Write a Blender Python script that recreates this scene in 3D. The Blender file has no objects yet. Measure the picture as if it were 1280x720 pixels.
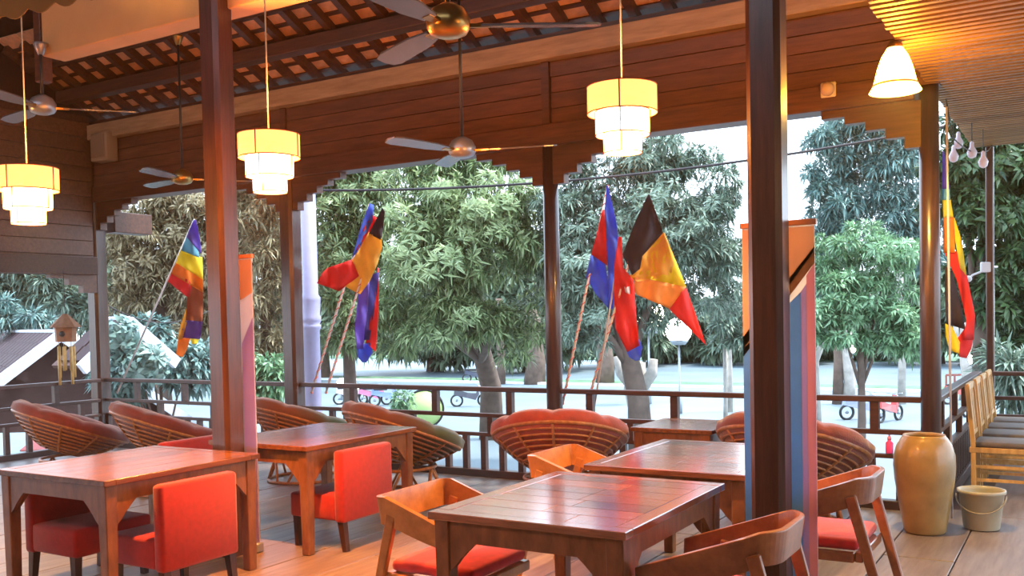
import bpy, bmesh, math, random
import numpy as np
from mathutils import Vector, Matrix, Euler
random.seed(7); np.random.seed(7)
S = bpy.context.scene
COL = S.collection
PI = math.pi
R = math.radians

# ------------------------------------------------------------------ camera
F = 1200.0; CX = 640.0; CY = 433.8; H = 1.6
yaw, pit, rol = R(30.98), R(-1.83), R(-1.21)
fw = Vector((-math.sin(yaw)*math.cos(pit), math.cos(yaw)*math.cos(pit), math.sin(pit)))
r0 = Vector((math.cos(yaw), math.sin(yaw), 0)); u0 = r0.cross(fw)
rt = r0*math.cos(rol) + u0*math.sin(rol); up = -r0*math.sin(rol) + u0*math.cos(rol)
CAM = Vector((0, 0, H))
cd = bpy.data.cameras.new('camera'); cam = bpy.data.objects.new('camera', cd); COL.objects.link(cam)
cd.sensor_fit = 'HORIZONTAL'; cd.sensor_width = 36.0; cd.lens = 36.0*F/1280
cd.shift_y = (CY-360)/1280
cd.clip_start = 0.05; cd.clip_end = 500
m = Matrix.Identity(4)
for i in range(3):
    m[i][0] = rt[i]; m[i][1] = up[i]; m[i][2] = -fw[i]; m[i][3] = CAM[i]
cam.matrix_world = m
S.camera = cam
def at(x, y, D):   # a point seen at photo pixel x, y at depth D
    return CAM + (fw + rt*((x-CX)/F) - up*((y-CY)/F))*D

# ------------------------------------------------------------------ world and exposure
S.view_settings.view_transform = 'Standard'
S.view_settings.look = 'None'
S.view_settings.exposure = 0.72
S.view_settings.gamma = 1.0
S.view_settings.use_curve_mapping = False
S.cycles.use_denoising = True
S.cycles.max_bounces = 6
S.cycles.transparent_max_bounces = 8
S.cycles.sample_clamp_indirect = 6.0
w = bpy.data.worlds.new('evening_sky'); S.world = w; w.use_nodes = True
nt = w.node_tree; bg = nt.nodes['Background']
tc = nt.nodes.new('ShaderNodeTexCoord'); sx = nt.nodes.new('ShaderNodeSeparateXYZ')
rp = nt.nodes.new('ShaderNodeValToRGB')
nt.links.new(tc.outputs['Generated'], sx.inputs[0]); nt.links.new(sx.outputs[2], rp.inputs[0])
nt.links.new(rp.outputs[0], bg.inputs[0])
rp.color_ramp.elements[0].position = 0.0; rp.color_ramp.elements[0].color = (0.76, 0.88, 1.0, 1)
rp.color_ramp.elements[1].position = 1.0; rp.color_ramp.elements[1].color = (0.50, 0.72, 1.0, 1)
SKY = 2.5
bg.inputs[1].default_value = SKY
sd = bpy.data.lights.new('added_top_light', 'SUN'); sun = bpy.data.objects.new('added_top_light', sd); COL.objects.link(sun)
sd.energy = 4.5; sd.angle = R(8); sd.color = (1.0, 0.96, 0.86)
sun.rotation_euler = Euler((R(-14), R(22), 0))  # added sun lamp lights the leaves from above; the dusk has no sun

# ------------------------------------------------------------------ materials
MATS = {}
def base(name):
    mt = bpy.data.materials.new(name); mt.use_nodes = True
    return mt, mt.node_tree, mt.node_tree.nodes['Principled BSDF']
def plain(name, col, rough=.6, var=.12, scale=9.0, bump=0.0, bscale=60, metal=0, rand=0.0, coat=0, emis=None, es=0, trans=0, sheen=0):
    if name in MATS: return MATS[name]
    mt, t, b = base(name); N = t.nodes; L = t.links
    tc = N.new('ShaderNodeTexCoord')
    n = N.new('ShaderNodeTexNoise'); n.inputs['Scale'].default_value = scale; n.inputs['Detail'].default_value = 5
    L.new(tc.outputs['Object'], n.inputs['Vector'])
    r = N.new('ShaderNodeMapRange'); r.inputs[1].default_value = .3; r.inputs[2].default_value = .7
    r.inputs[3].default_value = 1-var; r.inputs[4].default_value = 1+var
    L.new(n.outputs[0], r.inputs[0])
    val = r.outputs[0]
    if rand:
        oi = N.new('ShaderNodeObjectInfo'); rr = N.new('ShaderNodeMapRange')
        rr.inputs[3].default_value = 1-rand; rr.inputs[4].default_value = 1+rand
        L.new(oi.outputs['Random'], rr.inputs[0])
        mu = N.new('ShaderNodeMath'); mu.operation = 'MULTIPLY'; L.new(val, mu.inputs[0]); L.new(rr.outputs[0], mu.inputs[1]); val = mu.outputs[0]
    mx = N.new('ShaderNodeVectorMath'); mx.operation = 'SCALE'; mx.inputs[0].default_value = col[:3]
    L.new(val, mx.inputs['Scale']); L.new(mx.outputs[0], b.inputs['Base Color'])
    b.inputs['Roughness'].default_value = rough; b.inputs['Metallic'].default_value = metal
    if coat: b.inputs['Coat Weight'].default_value = coat; b.inputs['Coat Roughness'].default_value = .12
    if sheen: b.inputs['Sheen Weight'].default_value = sheen
    if bump:
        n2 = N.new('ShaderNodeTexNoise'); n2.inputs['Scale'].default_value = bscale; L.new(tc.outputs['Object'], n2.inputs['Vector'])
        bp = N.new('ShaderNodeBump'); bp.inputs['Strength'].default_value = bump; bp.inputs['Distance'].default_value = .01
        L.new(n2.outputs[0], bp.inputs['Height']); L.new(bp.outputs[0], b.inputs['Normal'])
    if emis: b.inputs['Emission Color'].default_value = (*emis, 1); b.inputs['Emission Strength'].default_value = es
    if trans:
        tr = N.new('ShaderNodeBsdfTranslucent'); L.new(mx.outputs[0], tr.inputs[0])
        ms = N.new('ShaderNodeMixShader'); ms.inputs[0].default_value = trans
        L.new(b.outputs[0], ms.inputs[1]); L.new(tr.outputs[0], ms.inputs[2]); L.new(ms.outputs[0], N['Material Output'].inputs[0])
    MATS[name] = mt
    return mt
def wood(name, c1, c2, rough=.4, stretch=(1, 14, 14), scale=3.0, rand=.15, coat=0.0, bump=.15):
    """long grain runs along the object's x axis unless stretch says otherwise"""
    if name in MATS: return MATS[name]
    mt, t, b = base(name); N = t.nodes; L = t.links
    tc = N.new('ShaderNodeTexCoord'); mp = N.new('ShaderNodeMapping'); mp.inputs['Scale'].default_value = stretch
    oi = N.new('ShaderNodeObjectInfo')
    ad = N.new('ShaderNodeVectorMath'); ad.operation = 'ADD'
    sc = N.new('ShaderNodeMath'); sc.operation = 'MULTIPLY'; sc.inputs[1].default_value = 37.0
    L.new(oi.outputs['Random'], sc.inputs[0]); L.new(tc.outputs['Object'], ad.inputs[0]); L.new(sc.outputs[0], ad.inputs[1])
    L.new(ad.outputs[0], mp.inputs[0])
    n = N.new('ShaderNodeTexNoise'); n.inputs['Scale'].default_value = scale; n.inputs['Detail'].default_value = 7; n.inputs['Roughness'].default_value = .65
    L.new(mp.outputs[0], n.inputs['Vector'])
    cr = N.new('ShaderNodeValToRGB'); cr.color_ramp.elements[0].position = .32; cr.color_ramp.elements[1].position = .68
    cr.color_ramp.elements[0].color = (*c1, 1); cr.color_ramp.elements[1].color = (*c2, 1)
    L.new(n.outputs[0], cr.inputs[0])
    rr = N.new('ShaderNodeMapRange'); rr.inputs[3].default_value = 1-rand; rr.inputs[4].default_value = 1+rand
    L.new(oi.outputs['Random'], rr.inputs[0])
    mx = N.new('ShaderNodeVectorMath'); mx.operation = 'SCALE'; L.new(cr.outputs[0], mx.inputs[0]); L.new(rr.outputs[0], mx.inputs['Scale'])
    L.new(mx.outputs[0], b.inputs['Base Color']); b.inputs['Roughness'].default_value = rough
    if coat: b.inputs['Coat Weight'].default_value = coat; b.inputs['Coat Roughness'].default_value = .15; b.inputs['Coat IOR'].default_value = 1.5+.5*(coat > .9)
    if bump:
        bp = N.new('ShaderNodeBump'); bp.inputs['Strength'].default_value = bump; bp.inputs['Distance'].default_value = .004
        L.new(n.outputs[0], bp.inputs['Height']); L.new(bp.outputs[0], b.inputs['Normal'])
    MATS[name] = mt
    return mt
def leafmat(name, c1, c2, trans=.18):
    mt, t, b = base(name); N = t.nodes; L = t.links
    g = N.new('ShaderNodeNewGeometry'); cr = N.new('ShaderNodeValToRGB')
    cr.color_ramp.elements[0].color = (*c1, 1); cr.color_ramp.elements[1].color = (*c2, 1)
    L.new(g.outputs['Random Per Island'], cr.inputs[0]); L.new(cr.outputs[0], b.inputs['Base Color'])
    b.inputs['Roughness'].default_value = .38
    tr = N.new('ShaderNodeBsdfTranslucent'); L.new(cr.outputs[0], tr.inputs[0])
    ms = N.new('ShaderNodeMixShader'); ms.inputs[0].default_value = trans
    L.new(b.outputs[0], ms.inputs[1]); L.new(tr.outputs[0], ms.inputs[2]); L.new(ms.outputs[0], N['Material Output'].inputs[0])
    MATS[name] = mt
    return mt

W_BEAM = wood('dark_beam_wood', (.06, .022, .012), (.14, .052, .024), .42, (1, 12, 12), 2.5, .12)
W_POST = wood('dark_post_wood', (.035, .015, .012), (.085, .036, .024), .3, (14, 14, 1), 3, .1, coat=.3)
W_WALL = wood('brown_wall_boards', (.085, .03, .014), (.17, .065, .03), .5, (1, 10, 10), 2.5, .14)
W_PLATE = wood('light_plate_wood', (.33, .19, .10), (.50, .32, .18), .5, (1, 10, 10), 2.5, .05)
W_RAIL = wood('rail_wood', (.035, .014, .011), (.08, .03, .02), .4, (1, 12, 12), 4, .12)
W_TOP = wood('table_top_wood', (.09, .026, .016), (.30, .10, .045), .18, (1, 9, 9), 3.2, .45, coat=1.0, bump=.06)
W_TOPY = wood('table_top_wood_lengthwise', (.085, .028, .011), (.22, .075, .024), .26, (9, 1, 9), 3.2, .22, coat=.4, bump=.06)
W_TBL = wood('table_frame_wood', (.13, .045, .016), (.27, .105, .038), .38, (6, 6, 2), 3.0, .1, coat=.2)
W_ARM = wood('amber_chair_wood', (.30, .115, .03), (.55, .24, .07), .3, (3, 3, 3), 3.0, .08, coat=.4)
W_ARMD = wood('brown_chair_wood', (.20, .06, .022), (.42, .15, .05), .28, (3, 3, 3), 3.0, .08, coat=.5)
W_DARK = wood('dark_leg_wood', (.03, .012, .01), (.07, .026, .018), .35, (8, 8, 1), 3, .1)
W_PINE = wood('honey_chair_wood', (.50, .25, .07), (.74, .42, .14), .4, (8, 8, 1), 3, .08)
W_SLAT = wood('soffit_slat_wood', (.20, .10, .03), (.36, .20, .07), .45, (1, 14, 14), 3, .2)
W_FLOOR = wood('floor_plank_wood', (.17, .125, .115), (.30, .235, .215), .38, (10, 1, 10), 2.2, .12, bump=.2)
RATTAN = wood('rattan_cane', (.24, .09, .03), (.48, .21, .075), .38, (4, 4, 4), 6, .1)
M_RED = plain('red_upholstery', (.38, .007, .008), .85, .14, 30, bump=.3, bscale=350, sheen=.3)
M_REDS = plain('red_seat_velvet', (.66, .018, .018), .8, .16, 22, bump=.3, bscale=250, sheen=.4)
M_CRED = plain('russet_cushion', (.34, .045, .028), .85, .2, 14, bump=.4, bscale=120, sheen=.5)
M_CDRK = plain('maroon_cushion', (.20, .030, .022), .85, .2, 14, bump=.4, bscale=120, sheen=.5)
M_GLASS_WHITE = plain('cream_plaster', (.72, .60, .40), .7, .06, 3)
M_BLACK = plain('black_metal', (.02, .02, .022), .4, .1)
M_STEEL = plain('grey_metal', (.35, .38, .42), .35, .06, metal=.6)
M_BRASS = plain('brass', (.45, .26, .08), .3, .1, metal=.9)
M_WHITE = plain('white_paint', (.75, .76, .80), .5, .04)
M_ROPE = plain('black_cable', (.03, .025, .03), .6)

def green_brown(name):
    mt, t, b = base(name); N = t.nodes; L = t.links
    tc = N.new('ShaderNodeTexCoord'); sx = N.new('ShaderNodeSeparateXYZ'); L.new(tc.outputs['Object'], sx.inputs[0])
    n = N.new('ShaderNodeTexNoise'); n.inputs['Scale'].default_value = 5; L.new(tc.outputs['Object'], n.inputs['Vector'])
    a = N.new('ShaderNodeMath'); a.operation = 'MULTIPLY_ADD'; a.inputs[1].default_value = 1.0; L.new(sx.outputs[0], a.inputs[0])
    s = N.new('ShaderNodeMath'); s.operation = 'MULTIPLY_ADD'; s.inputs[1].default_value = .25; s.inputs[2].default_value = .42; L.new(n.outputs[0], s.inputs[0]); L.new(s.outputs[0], a.inputs[2])
    cr = N.new('ShaderNodeValToRGB'); cr.color_ramp.elements[0].position = .25; cr.color_ramp.elements[1].position = .62
    cr.color_ramp.elements[0].color = (.20, .055, .022, 1); cr.color_ramp.elements[1].color = (.055, .075, .025, 1)
    L.new(a.outputs[0], cr.inputs[0]); L.new(cr.outputs[0], b.inputs['Base Color']); b.inputs['Roughness'].default_value = .85
    b.inputs['Sheen Weight'].default_value = .4
    MATS[name] = mt; return mt
M_CGRN = green_brown('green_and_brown_cushion')

# ------------------------------------------------------------------ mesh builder
class MB:
    def __init__(s): s.v = []; s.f = []; s.mi = []; s.sm = []
    def add(s, vs, fs, mi=0, smooth=False):
        o = len(s.v); s.v += [tuple(v) for v in vs]
        for f in fs: s.f.append(tuple(i+o for i in f)); s.mi.append(mi); s.sm.append(smooth)
        return s
    def box(s, x0, x1, y0, y1, z0, z1, mi=0, mat=None, bev=0.0):
        if bev > 0:
            bm = bmesh.new(); bmesh.ops.create_cube(bm, size=1.0)
            for v in bm.verts: v.co = Vector(((x0+x1)/2+v.co.x*(x1-x0), (y0+y1)/2+v.co.y*(y1-y0), (z0+z1)/2+v.co.z*(z1-z0)))
            bmesh.ops.bevel(bm, geom=bm.edges[:], offset=bev, segments=2 if bev > .012 else 1, affect='EDGES', profile=.5)
            bm.verts.ensure_lookup_table(); bm.verts.index_update()
            vs = [v.co.copy() for v in bm.verts]; fs = [[v.index for v in f.verts] for f in bm.faces]; bm.free()
            if mat: vs = [mat @ v for v in vs]
            return s.add(vs, fs, mi, bev > .012)
        vs = [Vector(p) for p in ((x0,y0,z0),(x1,y0,z0),(x1,y1,z0),(x0,y1,z0),(x0,y0,z1),(x1,y0,z1),(x1,y1,z1),(x0,y1,z1))]
        if mat: vs = [mat @ v for v in vs]
        return s.add(vs, ((0,3,2,1),(4,5,6,7),(0,1,5,4),(1,2,6,5),(2,3,7,6),(3,0,4,7)), mi)
    def bar(s, p, q, w, h, mi=0, side=None, w2=None, h2=None):
        """rectangular bar from p to q; w across 'side', h the other way"""
        p = Vector(p); q = Vector(q); d = (q-p).normalized()
        sd = Vector(side) if side else (Vector((0,0,1)).cross(d) if abs(d.z) < .95 else Vector((1,0,0)))
        sd = (sd - d*sd.dot(d)).normalized(); u = d.cross(sd)
        w2 = w2 or w; h2 = h2 or h; vs = []
        for c, ww, hh in ((p, w, h), (q, w2, h2)):
            for a, b in ((-1,-1),(1,-1),(1,1),(-1,1)): vs.append(c + sd*a*ww/2 + u*b*hh/2)
        return s.add(vs, ((0,3,2,1),(4,5,6,7),(0,1,5,4),(1,2,6,5),(2,3,7,6),(3,0,4,7)), mi)
    def tube(s, pts, r, n=8, mi=0, closed=False, cap=True):
        pts = [Vector(p) for p in pts]; k = len(pts); rs = r if isinstance(r, (list, tuple)) else [r]*k
        vs = []; fs = []; prev = None
        for i, p in enumerate(pts):
            if closed: d = (pts[(i+1) % k]-pts[i-1]).normalized()
            else: d = (pts[min(i+1, k-1)]-pts[max(i-1, 0)]).normalized()
            if prev is None:
                a = Vector((0,0,1)) if abs(d.z) < .9 else Vector((1,0,0)); sd = d.cross(a).normalized()
            else: sd = (prev - d*prev.dot(d)).normalized()
            prev = sd; u = d.cross(sd)
            for j in range(n):
                t = 2*PI*j/n; vs.append(p + (sd*math.cos(t)+u*math.sin(t))*rs[i])
        m_ = k if closed else k-1
        for i in range(m_):
            a = i*n; b = ((i+1) % k)*n
            for j in range(n): fs.append((a+j, a+(j+1) % n, b+(j+1) % n, b+j))
        if cap and not closed: fs.append(tuple(range(n-1, -1, -1))); fs.append(tuple(range((k-1)*n, k*n)))
        return s.add(vs, fs, mi, True)
    def lathe(s, prof, n=24, mi=0, c=(0,0,0), smooth=True, cap=False):
        vs = []; fs = []
        for r, z in prof:
            for j in range(n):
                t = 2*PI*j/n; vs.append((c[0]+r*math.cos(t), c[1]+r*math.sin(t), c[2]+z))
        for i in range(len(prof)-1):
            for j in range(n): fs.append((i*n+j, i*n+(j+1) % n, (i+1)*n+(j+1) % n, (i+1)*n+j))
        if cap: fs.append(tuple(range(n-1, -1, -1))); fs.append(tuple(range((len(prof)-1)*n, len(prof)*n)))
        return s.add(vs, fs, mi, smooth)
    def prism(s, poly, axis, a, b, mi=0):
        """poly: 2d points; axis 'y' -> (x,z) extruded a..b in y; 'x' -> (y,z); 'z' -> (x,y)"""
        def P(p, t): return {'y': (p[0], t, p[1]), 'x': (t, p[0], p[1]), 'z': (p[0], p[1], t)}[axis]
        n = len(poly); vs = [P(p, a) for p in poly]+[P(p, b) for p in poly]
        fs = [tuple(range(n)), tuple(range(2*n-1, n-1, -1))]+[(i, i+n, (i+1) % n+n, (i+1) % n) for i in range(n)]
        return s.add(vs, fs, mi)
    def sphere(s, c, r, n=10, mi=0, sc=(1,1,1)):
        prof = [(max(1e-4, math.sin(PI*i/n)), -math.cos(PI*i/n)) for i in range(n+1)]
        vs = []; fs = []; k = n*2 if n < 8 else n
        for a, z in prof:
            for j in range(k):
                t = 2*PI*j/k; vs.append((c[0]+r*sc[0]*a*math.cos(t), c[1]+r*sc[1]*a*math.sin(t), c[2]+r*sc[2]*z))
        for i in range(n):
            for j in range(k): fs.append((i*k+j, i*k+(j+1) % k, (i+1)*k+(j+1) % k, (i+1)*k+j))
        return s.add(vs, fs, mi, True)
    def mesh(s, name, mats):
        me = bpy.data.meshes.new(name); me.from_pydata(s.v, [], s.f)
        for mt in (mats if isinstance(mats, (list, tuple)) else [mats]): me.materials.append(mt)
        me.polygons.foreach_set('material_index', s.mi); me.polygons.foreach_set('use_smooth', s.sm)
        bm = bmesh.new(); bm.from_mesh(me); bmesh.ops.recalc_face_normals(bm, faces=bm.faces); bm.to_mesh(me); bm.free()
        me.update(); return me
    def build(s, name, mats, parent=None, loc=None, rot=None):
        o = bpy.data.objects.new(name, s.mesh(name, mats)); COL.objects.link(o)
        if parent: o.parent = parent
        if loc: o.location = loc
        if rot: o.rotation_euler = rot
        return o
def fine(o, bevel=0, seg=2, solid=0, sub=0):
    if sub: m_ = o.modifiers.new('sub', 'SUBSURF'); m_.levels = m_.render_levels = sub
    if solid: m_ = o.modifiers.new('solid', 'SOLIDIFY'); m_.thickness = solid; m_.offset = 0
    if bevel: m_ = o.modifiers.new('bevel', 'BEVEL'); m_.width = bevel; m_.segments = seg; m_.limit_method = 'ANGLE'
    return o
def tag(o, label, cat, group=None, kind=None):
    o['label'] = label; o['category'] = cat
    if group: o['group'] = group
    if kind: o['kind'] = kind
    return o
def thing(name, label, cat, loc=(0,0,0), rz=0, group=None):
    o = bpy.data.objects.new(name, None); COL.objects.link(o); o.location = loc; o.rotation_euler = (0,0,rz)
    o.empty_display_size = .1
    return tag(o, label, cat, group)
KIDS = {}
def copy_tree(o, loc=None, rz=None, label=None, group=None, parent=None):
    c = o.copy(); COL.objects.link(c)
    if parent: c.parent = parent
    if loc is not None: c.location = loc
    if rz is not None: c.rotation_euler = (0,0,rz)
    if label: c['label'] = label
    if group: c['group'] = group
    for ch in [x for x in list(bpy.data.objects) if x.parent == o]: copy_tree(ch, parent=c)
    return c
def inst(src, name, parent, loc, rot=(0,0,0), scale=None):
    o = bpy.data.objects.new(name, src); COL.objects.link(o); o.parent = parent; o.location = loc; o.rotation_euler = rot
    if scale: o.scale = scale
    return o
def struct(o): o['kind'] = 'structure'; return o

# ================================================================== STRUCTURE
YB = 8.07                                  # the back line of posts and railing
PX = [-11.2, -7.74, -4.38, -1.05]          # post positions along it
# floor planks: each its own board
floor = struct(MB().box(-12, 3.2, -4.2, 8.3, -.28, -.04).box(-1.1, 3.2, 8.3, 11.7, -.28, -.04).build('floor', W_DARK))
PW = .43
x = -11.9; k = 0
while x < 3.1:
    y = -4.1 if k % 2 == 0 else -2.6
    yend = 8.26 if x < -1.15 else 11.6
    while y < yend-.05:
        y2 = min(y+3.05, yend)
        MB().box(x+.004, x+PW-.004, y+.004, y2-.004, -.039, random.uniform(-.003, 0), bev=.004).build('floor_plank', W_FLOOR, floor)
        y = y2
    x += PW; k += 1

# rear and right side walls behind the camera, and the high roof
rear = struct(MB().box(-12, 3.3, -4.3, -4.2, 0, 6).build('wall_rear', W_WALL))
rw = struct(MB().box(3.2, 3.3, -4.3, 4.5, 0, 6).build('wall_right', W_WALL))
# wall above the back opening
wb = struct(MB().box(-11.3, -1.14, YB-.02, YB+.10, 3.3, 4.26).build('wall_back', W_BEAM))
struct(MB().box(-1.14, -.97, YB-.08, YB+.10, 3.305, 4.2).build('trim_1', W_BEAM))
bays = PX
for i in range(3):
    a, b = bays[i]+.04, bays[i+1]-.04
    for j in range(4):
        z0 = 3.40+j*.147
        MB().box(a+random.uniform(0, .01), b, YB-.05+random.uniform(0, .008), YB-.02, z0+.003, z0+.144, bev=.003).build('wall_board', W_WALL, wb)
for i in range(4):
    MB().box(PX[i]-.04, PX[i]+.04, YB-.075, YB-.02, 3.4, 3.985).build('wall_batten', W_BEAM, wb)
# wall above the left opening
wl = struct(MB().box(-11.3, -11.12, -4.2, YB-.1, 2.25, 4.3).build('wall_left', W_BEAM))
for j in range(9):
    z0 = 2.50+j*.19
    MB().box(-11.12, -11.09+random.uniform(0, .01), 2.5, YB-.12, z0+.003, z0+.187, bev=.003).build('wall_board', W_WALL, wl)

def single(mb, name, mats, label, cat, group=None, bevel=0):
    o = mb.build(name, mats)
    if bevel: fine(o, bevel)
    return tag(o, label, cat, group)
# beams
single(MB().box(-11.3, -1.14, YB-.10, YB+.14, 3.2, 3.4), 'back_beam', W_BEAM, 'long dark wooden beam over the open back side, resting on the posts', 'beam', bevel=.008)
single(MB().box(-11.3, -1.1, YB-.16, YB+.16, 3.99, 4.18), 'wall_plate', W_PLATE, 'pale brown wooden plate along the top of the back wall under the rafters', 'beam', bevel=.008)
single(MB().box(-11.22, -11.0, -4.2, YB-.12, 2.25, 2.48), 'side_beam', W_BEAM, 'low dark beam over the open left side of the terrace', 'beam', bevel=.008)
single(MB().box(-11.24, -10.99, YB+.14, 8.80, 2.82, 3.09), 'beam_end', W_BEAM, 'dark beam end sticking out beyond the far left corner post', 'beam', bevel=.01)
# added thin volume standing in for the lens glow around the lamps
def glare_volume():
    mt = bpy.data.materials.new('added_glare_volume'); mt.use_nodes = True; N = mt.node_tree.nodes; N.clear()
    o_ = N.new('ShaderNodeOutputMaterial'); v = N.new('ShaderNodeVolumeScatter'); v.inputs['Density'].default_value = GLARE_DENSITY; v.inputs['Anisotropy'].default_value = .55
    v.inputs['Color'].default_value = (1, .93, .88, 1)
    mt.node_tree.links.new(v.outputs[0], o_.inputs['Volume'])
    h = MB().box(-11, 3.1, -4.1, 8.0, .02, 4.15).build('added_glare_volume', mt); h['kind'] = 'stuff'; tag(h, 'added thin volume standing in for lens glow around the lamps', 'glare_volume')
GLARE_DENSITY = .0022
glare_volume()
tb = MB().box(-7.05, .6, 4.66, 4.86, 3.72, 4.5).build('tie_beam', plain('cream_painted_beam', (.60, .36, .15), .6, .08, 3))
tag(fine(tb, .01), 'deep cream painted tie beam high across the room, bright along its lower edge', 'beam')
single(MB().box(-7.22, -7.13, 4.70, 4.80, 3.55, 4.9), 'hanging_post', W_BEAM, 'short dark hanging post at the left end of the cream beam', 'post', bevel=.008)
# stepped corbels beside the posts
def corbel(px_, sgn, label):
    pts = [(0, 3.2), (.80, 3.2), (.80, 3.14), (.62, 3.14), (.62, 3.08), (.46, 3.08), (.46, 3.01), (.31, 3.01), (.31, 2.93), (.17, 2.93), (.17, 2.84), (0, 2.84)]
    poly = [(px_+sgn*a, z) for a, z in pts]
    o = MB().prism(poly, 'y', YB-.05, YB+.05).build('corbel', W_BEAM)
    tag(o, label, 'bracket', 'stepped corbels under the back beam')
corbel(PX[0], 1, 'stepped wooden corbel to the right of the far left corner post')
corbel(PX[1], -1, 'stepped wooden corbel left of the second back post')
corbel(PX[1], 1, 'stepped wooden corbel right of the second back post, above the white lamp column')
corbel(PX[2], -1, 'stepped wooden corbel left of the slim middle back post')
corbel(PX[2], 1, 'stepped wooden corbel right of the slim middle back post, under the hanging lamp')
corbel(PX[3], -1, 'stepped wooden corbel left of the right-hand back post, below the bell lamp')
o = MB().prism([(YB-.1, 2.25), (YB-.75, 2.25), (YB-.75, 2.20), (YB-.5, 2.20), (YB-.5, 2.12), (YB-.3, 2.12), (YB-.3, 2.02), (YB-.1, 2.02)], 'x', -11.17, -11.07).build('corbel', W_BEAM)
tag(o, 'small stepped corbel under the low left beam, left of the corner post', 'bracket', 'stepped corbels under the back beam')

# posts
def post(x, y, w, z1, label, lean=0.0):
    c = w*.16; h = w/2
    poly = [(-h+c,-h),(h-c,-h),(h,-h+c),(h,h-c),(h-c,h),(-h+c,h),(-h,h-c),(-h,-h+c)]
    o = MB().prism(poly, 'z', 0, z1).build('wooden_post', W_POST, loc=(x, y, 0))
    return tag(o, label, 'post', 'wooden roof posts')
def rpost(x, y, r, z1, label):
    o = MB().lathe([(r*1.0, 0), (r, z1*.5), (r*.94, z1)], 20, cap=True).build('wooden_post', W_POST, loc=(x, y, 0))
    return tag(o, label, 'post', 'wooden roof posts')
post(PX[0], YB, .20, 3.2, 'dark square corner post at the far left, between the two reclining red cushioned chairs')
post(PX[1], YB, .19, 3.2, 'dark square back post right of the first hanging lamp, beside the white lamp column')
rpost(PX[2], YB, .078, 3.2, 'slim round back post in the middle, behind the large round rattan chair')
rpost(PX[3], YB, .076, 3.30, 'round glossy back post behind the tall clay jar')
post(-5.07, 4.63, .175, 4.5, 'square post near the left behind the left table, banner behind it')
pb = post(-1.325, 4.64, .165, 4.5, 'thick square post right of centre in front of the striped banner')
post(-.90, 11.5, .08, 3.3, 'thin far post at the right under the slatted soffit corner')

# roof: rafters, battens and tiles seen above the plate
roof = struct(MB().prism([(8.75, 4.20), (2.0, 7.58), (-4.6, 7.58), (-4.6, 7.68), (2.0, 7.68), (8.75, 4.30)], 'x', -12.5, 3.4).build('roof', W_DARK))
struct(MB().box(-12.5, -11.3, -4.3, 8.3, 4.2, 8).build('wall_left_upper', W_DARK))
struct(MB().box(3.2, 3.3, -4.3, 8.3, 3.4, 8).build('wall_right_upper', W_DARK))
def rz_(y): return 4.30+.5*(8.3-y)
W_TILE = plain('terracotta_tile', (.85, .44, .25), .7, .15, 12, rand=.18)
rot = Euler((-math.atan(.5), 0, 0))
TP = .35; ROWP = .165
tile = MB().box(-TP/2+.012, TP/2-.012, -.105, .095, -.008, .008).mesh('roof_tile', W_TILE)
nx = int(9.2/TP)
for i in range(nx):
    xx = -11.6+TP/2+i*TP
    for j in range(8):
        yy = 8.12-j*ROWP
        inst(tile, 'roof_tile', roof, (xx, yy, rz_(yy)+.055+.0), (rot.x-.05, 0, 0))
raft = MB().box(-.038, .038, -.75, .75, -.05, .04).mesh('rafter', W_BEAM)
for i in range(nx+1):
    xx = -11.6+i*TP
    inst(raft, 'rafter', roof, (xx, 7.62, rz_(7.62)), rot)
bat = MB().box(-11.7, -2.4, -.022, .022, -.015, .015)
for j in range(8):
    yy = 8.20-j*ROWP
    MB().box(-11.7, -2.4, -.022, .022, -.012, .014).build('roof_batten', W_BEAM, roof, loc=(0, yy, rz_(yy)+.035), rot=rot)
single(MB().box(-11.2, -2.4, 7.56, 7.72, 4.42, 4.56), 'purlin', W_BEAM, 'dark purlin crossing below the roof tiles, lit orange by the lamp', 'beam', bevel=.01)
single(MB().box(-11.2, -2.4, 7.10, 7.22, 4.72, 4.95), 'upper_purlin', W_BEAM, 'upper dark purlin half hidden behind the cream beam', 'beam', bevel=.01)

# right soffit with slats
sof = struct(MB().box(-1.06, 3.3, 4.3, 11.7, 3.50, 3.56).build('ceiling_right', W_BEAM))
sl = MB().box(-1.06, 2.4, -.027, .027, -.018, .018, bev=.005).mesh('ceiling_slat', W_SLAT)
yy = 4.35
while yy < 11.6:
    inst(sl, 'ceiling_slat', sof, (random.uniform(-.01, .01), yy, 3.332)); yy += .098

# railing along the back
def railing(name, label, p0, p1, posts, blocks, spacing, boff=0.0):
    p0 = Vector(p0); p1 = Vector(p1); L = (p1-p0).length; a = math.atan2(p1.y-p0.y, p1.x-p0.x)
    t = thing(name, label, 'railing', p0, a)
    MB().box(0, L, -.045, .045, .855, .90, bev=.006).build('top_rail', W_RAIL, t)
    MB().box(0, L, -.03, .03, .595, .635, bev=.006).build('middle_rail', W_RAIL, t)
    MB().box(0, L, -.03, .03, .405, .44, bev=.006).build('lower_rail', W_RAIL, t)
    MB().box(0, L, -.05, .05, -.03, .07, bev=.006).build('kerb_rail', W_RAIL, t)
    for x_ in posts: MB().box(x_-.034, x_+.034, -.03, .03, .63, .857).build('rail_post', W_RAIL, t)
    for x_ in blocks: MB().box(x_-.03, x_+.03, -.026, .026, .438, .597).build('rail_block', W_RAIL, t)
    x_ = spacing/2+boff; me_ = MB().box(-.03, .03, -.026, .026, .068, .407).mesh('baluster', W_RAIL)
    while x_ < L-.05: inst(me_, 'baluster', t, (x_, 0, 0)); x_ += spacing
    return t
rp_ = [-10.5, -9.6, -8.7, -6.89, -5.79, -4.89, -4.01, -3.17, -2.3, -1.47]
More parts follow.
